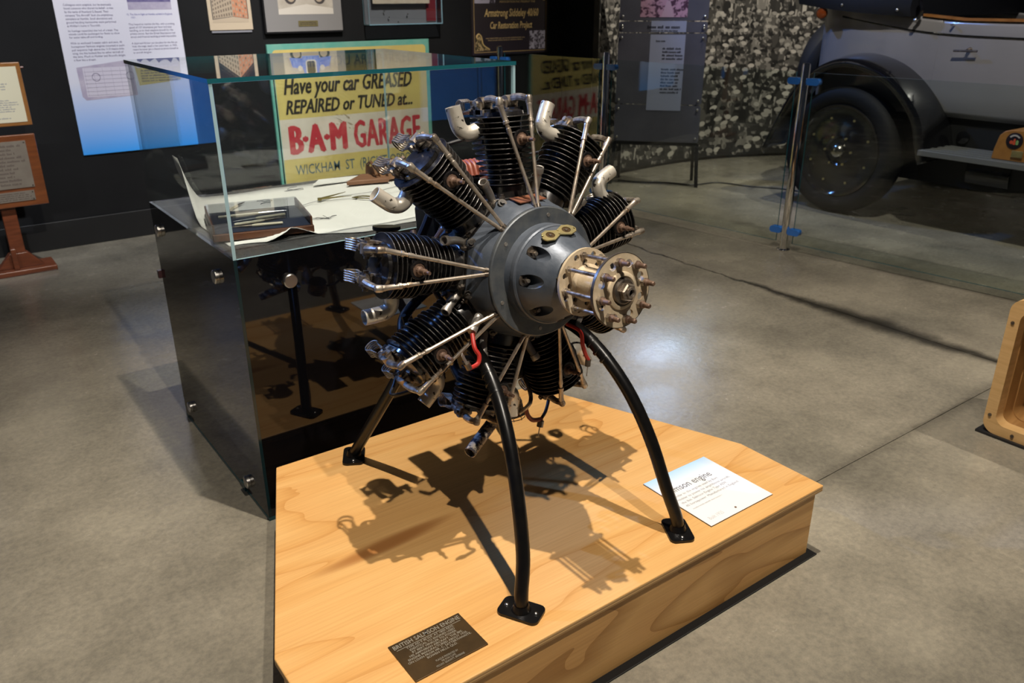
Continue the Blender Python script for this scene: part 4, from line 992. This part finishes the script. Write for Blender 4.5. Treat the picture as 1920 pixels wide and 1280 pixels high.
# ignition leads with terminals
def lead(name, pts, r, mat, term=None):
    o = MB().tube(pts, r, 8, True, 6).build(name, mat, eng)
    if term:
        p, q = Vector(term[0]), Vector(term[1]); d = (q-p).normalized()
        MB().cyl(p, p+d*.018, r*1.45, n=10).build('terminal_sleeve', DARKSTEEL, o)
        mb = MB(); u = d.orthogonal().normalized(); mb.obox(p+d*.030, d*.016, u*.0065, d.cross(u)*.0012); mb.build('terminal_tag', ALU_T, o, 0, .001)
    return o
lead('red_ignition_lead', [(-.205, -.070, -.115), (-.212, -.086, -.145), (-.206, -.094, -.165), (-.214, -.098, -.182), (-.240, -.100, -.187)], .0055, REDWIRE, ((-.240, -.100, -.187), (-.262, -.104, -.140)))
MB().cyl((-.205, -.068, -.112), (-.165, -.045, -.085), .011, n=12).build('lead_tube', ALU_T, eng)
lead('red_ignition_lead', [(.100, -.050, -.165), (.122, -.078, -.185), (.128, -.080, -.225), (.140, -.076, -.255), (.150, -.074, -.272)], .0055, REDWIRE, ((.150, -.074, -.272), (.146, -.068, -.33)))
MB().cyl((.098, -.048, -.162), (.070, -.030, -.14), .011, n=12).build('lead_tube', ALU_T, eng)
lead('dull_red_lead', [(.016, .040, -.405), (.022, .040, -.430), (.040, .042, -.450), (.072, .046, -.458)], .0065, DARKRED, ((.070, .046, -.462), (.050, .046, -.53)))
lead('dark_ignition_lead', [(.150, .10, -.36), (.135, .085, -.41), (.105, .065, -.445), (.075, .048, -.456)], .0048, RUBBER)
lead('dark_ignition_lead', [(-.30, .09, -.08), (-.285, .10, -.13), (-.27, .11, -.18), (-.24, .12, -.22)], .007, RUBBER)
lead('dark_ignition_lead', [(-.30, .12, -.19), (-.34, .10, -.25), (-.36, .08, -.27), (-.30, .06, -.265), (-.25, .05, -.25)], .004, RUBBER)
lead('dark_ignition_lead', [(-.02, .20, .20), (-.10, .20, .26), (-.12, .16, .30), (-.05, .14, .318)], .005, RUBBER)
lead('dark_ignition_lead', [(.07, .22, .18), (.15, .2, .24), (.21, .15, .26), (.205, .12, .245)], .005, RUBBER)

# ================================================================== tube stand carrying the engine
stand = thing('engine_stand', 'black bent tube stand with four bolted feet under the engine', 'stand', (1.197, 1.685, PZ))
FP = [(.267, 1.240, .012), (.262, 1.246, .05), (.240, 1.269, .135), (.220, 1.317, .265), (.200, 1.377, .374), (.181, 1.446, .454), (.165, 1.519, .507), (.155, 1.579, .529), (.140, 1.66, .545), (.12, 1.74, .55)]
RP = [(.267, 2.128, .012), (.262, 2.116, .032), (.205, 1.965, .28), (.160, 1.835, .49), (.12, 1.75, .55)]
foot = plate_mesh('foot_plate', rrect(-.034, -.053, .034, .053, .016, 4), [], .007, TUBEBLK)
for s1 in (-1, 1):
    for path, fy, nm in ((FP, -.012, 'front'), (RP, .012, 'rear')):
        lg = MB().tube([(s1*x, y-1.685, z) for x, y, z in path], .0172, 14, True, 5).build('leg', TUBEBLK, stand, 60)
        p = path[0]
        f = link('foot_plate', foot, lg); f.location = (s1*p[0], p[1]-1.685, .0042); f.rotation_euler = (0, 0, -s1*.5*(1 if nm == 'front' else -1))
        MB().lathe([(0, .024), (.008, .0212), (.016, .0176)], (s1*p[0], p[1]-1.685, .008), (0, 0, 1), 18).build('weld', TUBEBLK, lg, 40)
        for dy in (-.038, .038):
            a = -s1*.5*(1 if nm == 'front' else -1); MB().sphere((s1*p[0]-math.sin(a)*dy, p[1]-1.685+math.cos(a)*dy, .0085), .0055, 10, 6, (1, 1, .7)).build('foot_screw', STEEL, lg)
        if nm == 'front':
            for q in (5.2, 5.5, 5.8):
                i = int(q); fr = q-i; a = Vector(path[i]).lerp(Vector(path[i+1]), fr); d = (Vector(path[i+1])-Vector(path[i])).normalized()
                a = Vector((s1*a.x, a.y-1.685, a.z)); d = Vector((s1*d.x, d.y, d.z))
                MB().lathe([(-.005, .0172), (-.003, .0192), (.003, .0192), (.005, .0172)], a, d, 16).build('clamp_ring', TUBEBLK, lg)
MB().tube([(-.13, 1.70-1.685, .548), (.13, 1.70-1.685, .548)], .0145, 12).build('cross_tube', TUBEBLK, stand)
# ================================================================== crowd mural on its curved wall
def mural():
    P = crm([Vector(p) for p in ((5.20, 5.80, 0), (5.75, 5.87, 0), (6.30, 5.90, 0), (6.85, 5.84, 0), (7.40, 5.65, 0), (7.95, 5.32, 0), (8.5, 4.8, 0), (9.0, 4.1, 0), (9.4, 3.2, 0), (9.6, 2.2, 0), (9.65, 1.2, 0))], 8)
    S = [0]
    for a, b in zip(P[:-1], P[1:]): S.append(S[-1]+(b-a).length)
    def at(s, z, off):
        s = max(0, min(S[-1]-1e-4, s)); i = max(k for k in range(len(S)-1) if S[k] <= s)
        t = (s-S[i])/(S[i+1]-S[i]); p = P[i].lerp(P[i+1], t); d = (P[i+1]-P[i]).normalized(); n = Vector((d.y, -d.x, 0))
        return p+n*off+Vector((0, 0, z))
    H = 2.15; mb = MB()
    N = 60; L = S[-1]
    fr = [[at(L*i/N, z, 0) for z in (0, H)] for i in range(N+1)]; bk = [[at(L*i/N, z, -.06) for z in (0, H)] for i in range(N+1)]
    rings = [[f[0], f[1], b[1], b[0]] for f, b in zip(fr, bk)]
    mb.ring_loft(rings)
    wl = mb.build('wall_mural', M('mural_dark', (.028, .025, .020), .6, col2=(.06, .052, .042), nscale=5), None, 0); struct('wall_mural', wl)
    # printed crowd: flat shapes, far rows small and high, near rows large and low
    rn = random.Random(12); V = []; F = []; C = []
    def poly(pts, g, off):
        o = len(V)
        for s, z in pts: V.append(tuple(at(s, max(.03, min(H-.01, z)), off)))
        F.append(tuple(range(o, o+len(pts)))); C.append((g*1.0, g*.93, g*.80, 1))
    def ell(s, z, a, b, g, off, n=9, rot=0):
        ph = rn.random()
        poly([(s+a*math.cos(2*PI*(i+ph)/n)*math.cos(rot)-b*math.sin(2*PI*(i+ph)/n)*math.sin(rot), z+a*math.cos(2*PI*(i+ph)/n)*math.sin(rot)+b*math.sin(2*PI*(i+ph)/n)*math.cos(rot)) for i in range(n)], g, off)
    off = .0006
    for k in range(34):           # pale building front behind the crowd, upper part
        s = .75+k*.055+rn.uniform(-.01, .01); g = rn.choice((.42, .50, .55, .30, .14, .60)); poly([(s, 1.28+rn.uniform(-.15, .1)), (s+.05, 1.28), (s+.05, H), (s, H)], g, off+.0001)
    off = .0012; z = 1.75; lo = 0
    while z > .02:
        q = 1-(z/1.75); size = .027+.024*q; step = size*1.9; s = rn.uniform(0, step)
        while s < L:
            if rn.random() < .90:
                o = off; x = s+rn.uniform(-.4, .4)*size; zz = z+rn.uniform(-.9, .9)*size
                if .75 < x < 2.6 and zz > 1.45 and rn.random() < .6: s += step; continue
                light = rn.random(); bg = rn.choice((.018, .02, .025, .03, .04, .05, .08, .13, .26)) if q < .9 else .025
                w = size*rn.uniform(1.1, 1.7)
                poly([(x-w*.55, zz-size*.6), (x-w*1.0, zz-size*1.8), (x-w*.9, zz-size*4.6), (x+w*.9, zz-size*4.6), (x+w*1.0, zz-size*1.8), (x+w*.55, zz-size*.6)], bg, o)
                if rn.random() < .45: poly([(x-.25*w, zz-size*.7), (x+.25*w, zz-size*.7), (x+.05*w, zz-size*2.6)], rn.choice((.4, .45, .25)), o+.0001)
                if rn.random() < .3:
                    a = rn.uniform(-.9, .9); poly([(x+w*.8, zz-size*1.2), (x+w*1.15, zz-size*1.3), (x+w*(1.0+a), zz-size*3.6), (x+w*(.75+a), zz-size*3.6)], rn.choice((.4, .52, .06)), o+.00015)
                ell(x, zz, size*.62, size*.80, rn.uniform(.22, .46), o+.0002)
                ell(x+size*.22, zz-size*.15, size*.30, size*.5, rn.uniform(.06, .14), o+.00022, 7)
                hat = rn.random()
                if hat < .32: ell(x, zz+size*.45, size*rn.uniform(.8, 1.2), size*.55, rn.choice((.5, .6, .42, .68)), o+.0003, 9, rn.uniform(-.3, .3))
                elif hat < .9: ell(x, zz+size*.45, size*rn.uniform(.75, 1.05), size*.5, rn.choice((.02, .04, .07, .14)), o+.0003, 9, rn.uniform(-.3, .3))
            s += step*rn.uniform(.8, 1.25)
        z -= size*1.55; off += .0005
    me = bpy.data.meshes.new('printed_crowd'); me.from_pydata(V, [], F)
    ca = me.color_attributes.new('Col', 'FLOAT_COLOR', 'CORNER'); cols = []
    for f, c in zip(F, C): cols += list(c)*len(f)
    ca.data.foreach_set('color', cols)
    m = bpy.data.materials.new('crowd_print'); m.use_nodes = True; nt = m.node_tree
    at_ = nt.nodes.new('ShaderNodeVertexColor'); at_.layer_name = 'Col'
    nt.links.new(at_.outputs['Color'], nt.nodes['Principled BSDF'].inputs['Base Color']); nt.nodes['Principled BSDF'].inputs['Roughness'].default_value = .6
    me.materials.append(m); me.update()
    o = link('printed_crowd', me, wl); o['kind'] = 'stuff'
mural()

# ================================================================== information board on black legs
f0, f1 = Vector((5.212, 5.587, 0)), Vector((5.726, 4.993, 0))
idir = (f1-f0).normalized()
ib = thing('information_board', 'grey panelled information board on a black A frame in front of the mural', 'information board', (f0+f1)/2, (0, 0, math.atan2(idir.y, idir.x)))
IW = (f1-f0).length/2
FRM = M('black_frame_metal', (.008, .008, .010), .35)
for s1 in (-1, 1):
    MB().obox((s1*(IW-.015), .0, .19), (.016, 0, 0), (0, .012, 0), (-s1*.012, .03, .19)).build('leg', FRM, ib, 0)
    MB().obox((s1*(IW-.06), .17, .42), (.014, 0, 0), (0, .012, 0), (-s1*.01, -.11, .42)).build('rear_leg', FRM, ib, 0)
MB().box((-IW+.02, .02, .355), (IW-.02, .045, .385)).build('cross_bar', FRM, ib, 0)
BOARDP = M('slate_panel', (.11, .11, .14), .35, col2=(.135, .135, .17), nscale=4, coat=.3)
IWU = Vector((0, .075, 1)).normalized()
def ipanel(z0, z1, nm, rad=.02):
    mb = MB(); poly = rrect(-IW+.015, z0, IW-.015, z1, rad, 3)
    mb.ring_loft([[(x, .008+.075*z-.030, z) for x, z in poly], [(x, .020+.075*z-.030, z) for x, z in poly]])
    mb.build('panel', BOARDP, ib, 0)
    for sx in (-1, 1):
        for zz in (z0+.035, z1-.035): MB().sphere((sx*(IW-.045), .004+.075*zz-.030, zz), .010, 8, 6, (1, .6, 1)).build('dome_bolt', STEEL, ib)
for z0, z1, nm in ((.39, .705, 'a'), (.712, 1.30, 'b'), (1.307, 1.395, 'c'), (1.402, 1.76, 'd')): ipanel(z0, z1, nm)
iO = Vector((0, .008-.030, 0))
PLB = M('pale_blue_print', (.40, .44, .62), .5)
PINK = M('pink_photograph', (.62, .36, .50), .5, col2=(.10, .04, .08), nscale=26, ncontrast=(.50, .56)); PINKL = M('pink_sky', (.66, .44, .56), .5)
flat([(rect(-.10, .66, .20, 1.29), 0)], [PLB], ib, 'pale_panel', iO+Vector((0, -.0003, 0)), WR, (0, .075, 1), off=.0008)
flat([(rect(-.10, 1.31, .20, 1.40), 0)], [PLB], ib, 'pale_panel', iO+Vector((0, -.0003, 0)), WR, (0, .075, 1), off=.0008)
flat([(rect(-.20, 1.43, .20, 1.70), 0), ([(-.02, 1.43), (.09, 1.43), (.05, 1.56), (.02, 1.56)], 1)], [PINK, PINKL], ib, 'pink_photograph', iO, WR, (0, .075, 1), off=.0009)
INKB = M('board_ink', (.025, .025, .04), .5)
scribble(-.13, .15, 1.330, 1.372, 1, INKB, ib, iO, WR, (0, .075, 1), off=.0016, seed=39, ragged=0)
scribble(-.10, .16, 1.312, 1.330, 1, INKB, ib, iO, WR, (0, .075, 1), off=.0016, seed=40)
scribble(-.05, .03, 1.225, 1.25, 1, INKB, ib, iO, WR, (0, .075, 1), off=.0016, seed=41, ragged=0)
scribble(.01, .20, 1.08, 1.19, 4, INKB, ib, iO, WR, (0, .075, 1), off=.0016, seed=42)
scribble(.01, .20, .80, 1.02, 8, INKB, ib, iO, WR, (0, .075, 1), off=.0016, seed=43)
# power cable from the board across the floor
cb2 = MB().tube([(5.35, 5.62, .006), (5.45, 5.40, .006), (5.62, 5.28, .006), (5.75, 5.05, .006), (6.0, 4.98, .006), (6.1, 4.7, .006), (6.25, 4.45, .006), (6.3, 4.2, .006)], .007, 6, True, 6).build('power_cable', RUBBER)
tag(cb2, 'thin black power cable on the floor behind the barrier', 'cable')

# ================================================================== vintage car
car = thing('vintage_car', 'grey vintage tourer with black mudguard and disc wheel behind the glass barrier', 'car', (6.9, 2.9, 0))
K = lambda x, y, z: (x-6.9, y-2.9, z)
GREYP = M('grey_coachwork', (.20, .195, .195), .32, 0, coat=.4, col2=(.22, .215, .215), nscale=2)
BLKP = M('black_coachwork', (.006, .006, .007), .14, 0, coat=.8)
TYRE = M('tyre_rubber', (.005, .005, .005), .7, spec=.3, bump=.15, bscale=50)
# body tub: section swept along the side and round the rear
def body():
    mb = MB(); plan = [(6.10, .6)]; 
    plan = [(6.10, .6), (6.10, 1.6), (6.10, 2.6), (6.10, 3.190)]
    rear = [(6.10, 3.205), (6.10, 3.6), (6.11, 3.9), (6.14, 4.10), (6.22, 4.22), (6.36, 4.28), (6.9, 4.30), (7.44, 4.28), (7.58, 4.22), (7.66, 4.10), (7.69, 3.9), (7.70, 3.6), (7.70, 3.205)]
    def sweep(pl, name, inset_, mat, zs):
        m2 = MB(); rings = []
        for x, y in pl:
            cx_ = 6.9; sgn = -1 if x < cx_ else 1
            rings.append([K(x+(-sgn)*dx if abs(x-cx_) > .45 else x, y, z) for dx, z in zs(y)])
        m2.ring_loft(rings, True, True, closed=False)
        o = m2.build(name, mat, car, 40); s = o.modifiers.new('t', 'SOLIDIFY'); s.thickness = .012; s.offset = 0; return o
    topz = lambda y: 1.43+max(0, (y-3.1))*.10+max(0, y-3.6)*.12
    prof = lambda y: [(.03, .79), (.008, .83), (0, .95), (.0, 1.15), (.004, topz(y)-.10), (.012, topz(y)-.03), (.022, topz(y))]
    sweep(rear, 'rear_body', 0, GREYP, prof)
    return sweep, prof, topz
sweep, prof, topz = body()
door = sweep([(6.10, 1.75), (6.10, 2.3), (6.10, 2.8), (6.10, 3.196)], 'door', 0, GREYP, prof)
hd = MB(); hd.tube([K(6.055, 2.90, 1.243), K(6.052, 3.06, 1.240)], .0075, 8, True); hd.cyl(K(6.10, 2.97, 1.250), K(6.052, 2.97, 1.245), .016, .010, n=10); hd.build('door_handle', DARKSTEEL, door)
sweep([(6.10, .4), (6.10, 1.0), (6.10, 1.744)], 'front_door', 0, GREYP, prof)
# coachline and timber capping rail
mb = MB(); mb.tube([K(6.097, .4, 1.315), K(6.097, 2.6, 1.33), K(6.098, 3.2, 1.345), K(6.10, 3.6, 1.385), K(6.115, 4.0, 1.445)], .0065, 6, True, 5); mb.build('coach_line', BLKP, car)
mb = MB()
for ya, yb in ((.4, 3.05), (3.05, 3.35)):
    mb.obox(K(6.125, (ya+yb)/2, (topz(ya)+topz(yb))/2+.012), (.024, 0, 0), (0, (yb-ya)/2, (topz(yb)-topz(ya))/2), (0, 0, .009))
mb.build('capping_rail', WOODFR, car, 0)
# folded hood
mb = MB(); rings = []
for i in range(9):
    t = i/8; y = 3.40+.95*t; sag = .10*math.sin(t*PI)
    h0 = 1.455+.03*t+.05*t*t; rings.append([K(6.03-.02*math.sin(t*PI), y, h0), K(6.00, y, h0+.06), K(6.02, y, h0+.17), K(6.15, y, h0+.24), K(6.9, y, h0+.26), K(7.65, y, h0+.24), K(7.78, y, h0+.12), K(7.75, y, h0)])
mb.ring_loft(rings); mb.build('folded_hood', M('black_hood_cloth', (.008, .009, .012), .5, bump=.1, bscale=40), car, 40)
for y, z in ((3.50, 1.50), (3.95, 1.53)): MB().sphere(K(6.008, y, z), .012, 8, 6).build('hood_stud', STEEL, car)
MB().tube([K(6.05, 3.36, 1.445), K(6.04, 3.33, 1.50), K(6.05, 3.36, 1.56), K(6.05, 3.33, 1.62)], .014, 8, True, 4).build('hood_iron', BLKP, car)
MB().sphere(K(6.035, 3.365, 1.432), .016, 10, 7).build('hood_iron_knob', STEEL, car)
MB().cyl(K(6.10, 3.115, 1.405), K(6.07, 3.115, 1.405), .009, n=8).build('curtain_stud', STEEL, car)
# tail lamp
tl = MB().lathe([(-.02, .010), (0, .036), (.05, .044), (.062, .038), (.066, .0)], K(6.08, 4.16, 1.475), (-.9, -.45, -.1), 18).build('tail_lamp', M('amber_copper', (.22, .07, .02), .35, .5), car)
MB().lathe([(.058, .0), (.064, .034), (.072, .020), (.074, 0)], K(6.08, 4.16, 1.475), (-.9, -.45, -.1), 18).build('lens', M('amber_lens', (.30, .06, .01), .15, 0, coat=.6), tl)
# sill and chassis
MB().box(K(6.16, .5, .30), K(7.64, 3.6, .80)).build('chassis', M('chassis_black', (.004, .004, .004), .6), car, 0)
MB().lathe([(0, 0), (0, .045), (.012, .045), (.016, .03), (.022, .01), (.022, 0)], K(6.155, 2.92, .655), (-1, 0, 0), 20).build('filler_cap', BLKP, car)
# running board with raised strips
rb = MB().box(K(5.76, .5, .555), K(6.14, 3.03, .592)).build('running_board', M('grey_aluminium_tread', (.22, .22, .215), .42, .5), car, 0, .003)
for k in range(4): MB().box(K(5.79+.085*k, .5, .5922), K(5.82+.085*k, 3.0, .597)).build('tread_strip', M('tread_strip_metal', (.28, .28, .27), .4, .6), rb, 0)
# wheels
WC = Vector(K(5.93, 3.715, .482))
def wheel(c, nm='wheel', axis=(-1, 0, 0)):
    R = .482
    w_ = MB().lathe([(-.10, R-.12), (-.095, R-.03), (-.06, R-.004), (0, R), (.06, R-.004), (.09, R-.03), (.10, R-.075), (.092, R-.115), (.080, R-.13)], c, axis, 64).build(nm, TYRE, car, 40)
    MB().lathe([(.084, R-.128), (.092, R-.134), (.088, R-.150), (.060, R-.165), (.052, .20), (.060, .17), (.064, .11), (.052, .095), (.052, 0)], c, axis, 56).build('rim_disc', BLKP, w_, 35)
    MB().lathe([(.050, .066), (.075, .060), (.100, .045), (.112, .024), (.114, 0)], c, axis, 32).build('hub_cap', M('nickel', (.42, .40, .34), .22, 1.0), w_, 35)
    ax = Vector(axis); u = Vector((0, 1, 0)); v = Vector((0, 0, 1))
    for n_, r_, z_ in ((8, .255, .050), (6, .112, .063)):
        for k in range(n_):
            a = 2*PI*(k+.5*(n_ == 8))/n_; p = Vector(c)+ax*z_+u*r_*math.cos(a)+v*r_*math.sin(a)
            MB().cyl(p, p+ax*.012, .010, n=6).build('wheel_nut', BRASS, w_)
    return w_
wheel(WC)
wheel(Vector(K(7.72, 3.715, .482)), 'wheel', (1, 0, 0))
wheel(Vector(K(6.98, 4.56, .93)), 'spare_wheel', (0, 1, 0))
# mudguard
def guard(xo, xi):
    mb = MB(); rings = []
    pts = crm([Vector((0, y, z)) for y, z in ((4.40, .40), (4.30, .62), (4.19, .84), (4.05, 1.02), (3.86, 1.13), (3.68, 1.155), (3.45, 1.10), (3.26, .98), (3.10, .80), (3.03, .60), (2.99, .50))], 4)
    for i, p in enumerate(pts):
        d = (pts[min(i+1, len(pts)-1)]-pts[max(i-1, 0)]).normalized(); n_ = Vector((0, -d.z, d.y)); n_ = -n_ if n_.dot(p-Vector((0, 3.7, .48))) < 0 else n_
        row = []
        for t in (0, .06, .2, .5, .8, 1.0):
            x = xo+(xi-xo)*t; lift = .035*math.sin(min(1, t*1.6)*PI/2)-.0
            row.append(K(x, p.y+n_.y*(lift-(.05 if t == 0 else 0)), p.z+n_.z*(lift-(.05 if t == 0 else 0))))
        rings.append(row)
    mb.ring_loft(rings, False, False, closed=False)
    o = mb.build('mudguard', BLKP, car, 50); s = o.modifiers.new('t', 'SOLIDIFY'); s.thickness = .008; s.offset = 0
guard(5.80, 6.18); guard(8.0, 7.62)
MB().lathe([(0, .10), (0, .16), (.30, .16), (.30, .10)], K(6.3, 2.85, .42), (0, -1, 0), 20, True, True).build('undertray', BLKP, car)
# tool board standing on the running board
tb = thing('tool_box', 'tan leather covered tool box with round badge and brass latch on the running board', 'tool box', (5.93, 2.30, .5975))
poly = [(.25, 0), (.245, .06), (.225, .155), (.195, .185), (.15, .197), (-.20, .205), (-.25, .16), (-.25, 0)]
TANL = M('tan_leather_box', (.34, .15, .032), .5, col2=(.28, .115, .022), nscale=24)
mb = MB(); mb.ring_loft([[(-.13, y, z) for y, z in poly], [(.12, y, z) for y, z in poly]]); mb.build('body', TANL, tb, 30, .006)
TR, TU = (0, -1, 0), (0, 0, 1)
MB().lathe([(0, 0), (0, .052), (.003, .052), (.005, .048), (.0052, 0)], (-.131, .125, .130), (-1, 0, 0), 28).build('round_badge', M('badge_black', (.012, .008, .014), .3), tb)
bO = (-.1365, .125, .130)
BR = M('badge_red', (.55, .08, .03), .5); BG = M('badge_green', (.20, .35, .12), .5); BW = M('badge_white', (.45, .42, .40), .5)
arc = [(.040*math.cos(a), .040*math.sin(a)) for a in [PI*.2+PI*.6*i/8 for i in range(9)]]+[(.030*math.cos(a), .030*math.sin(a)) for a in [PI*.8-PI*.6*i/8 for i in range(9)]]
flat([(arc, 2), (circ(-.016, -.010, .012, 10), 0), ([(-.006, -.024), (.010, -.024), (.008, .012), (.0, .016), (-.005, .006)], 0), (rrect(.012, -.024, .028, .006, .006, 3), 1)], [BR, BG, BW], tb, 'badge_print', bO, TR, TU, off=.0008)
MB().box((-.142, .055, .028), (-.1305, .125, .070)).build('brass_latch', BRASS, tb, 0, .003)

# ================================================================== hollow laminated wooden form, right edge
wf = thing('laminated_wooden_form', 'hollow laminated timber form with rounded rim at the right edge of the picture', 'wooden form', (3.19, .80, 0))
MB().box((-.012, -.40, 0), (.40, .43, .010)).build('dark_base_sheet', RUBBER, wf, 0)
def rr3(x, y0, z0, y1, z1, r): return [(x, y, z) for y, z in rrect(y0, z0, y1, z1, r, 7)]
def ringpart(x0, x1, o0, i0, o1, i1, nm, mat, ro, ri):
    a = rr3(x0, *o0, ro); b = rr3(x1, *o1, ro); c = rr3(x1, *i1, ri); d = rr3(x0, *i0, ri); n_ = len(a)
    mb = MB(); V = a+b+c+d; Fc = []
    for k in range(4):
        for j in range(n_):
            j2 = (j+1) % n_; Fc.append((k*n_+j, k*n_+j2, ((k+1) % 4)*n_+j2, ((k+1) % 4)*n_+j))
    mb.add(V, Fc); mb.build(nm, mat, wf, 40)
W0, W1, Z0, Z1, T = -.385, .415, .0105, .565, .042
ringpart(0, .045, (W0, Z0, W1, Z1), (W0+T, Z0+T, W1-T, Z1-T), (W0, Z0, W1, Z1), (W0+T+.004, Z0+T+.004, W1-T-.004, Z1-T-.004), 'rim', WOODLT, .05, .04)
prev = 0
for k in range(7):
    x0 = .0455+k*.048; x1 = x0+.0475; e = .010*k+.004*(k % 2); e2 = .010*(k+1)+.004*(k % 2)
    ringpart(x0, x1, (W0+.004, Z0, W1-.004, Z1-.004), (W0+T+.008+e, Z0+T+e*.6, W1-T-.008-e, Z1-T-.006-e), (W0+.004, Z0, W1-.004, Z1-.004), (W0+T+.008+e2, Z0+T+e2*.6, W1-T-.008-e2, Z1-T-.006-e2), 'lamination', WOODLT2, .05, .045)
MB().box((.382, W0+.01, Z0+.001), (.40, W1-.01, Z1-.01)).build('back_board', WOODLT2, wf, 0)
for y, z in ((W1-.02, .47), (W1-.02, .085), (.30, Z0+.02), (-.1, Z0+.02)):
    MB().cyl((-.0005, y, z), (-.004, y, z), .0065, n=12).build('screw', DARKSTEEL, wf)
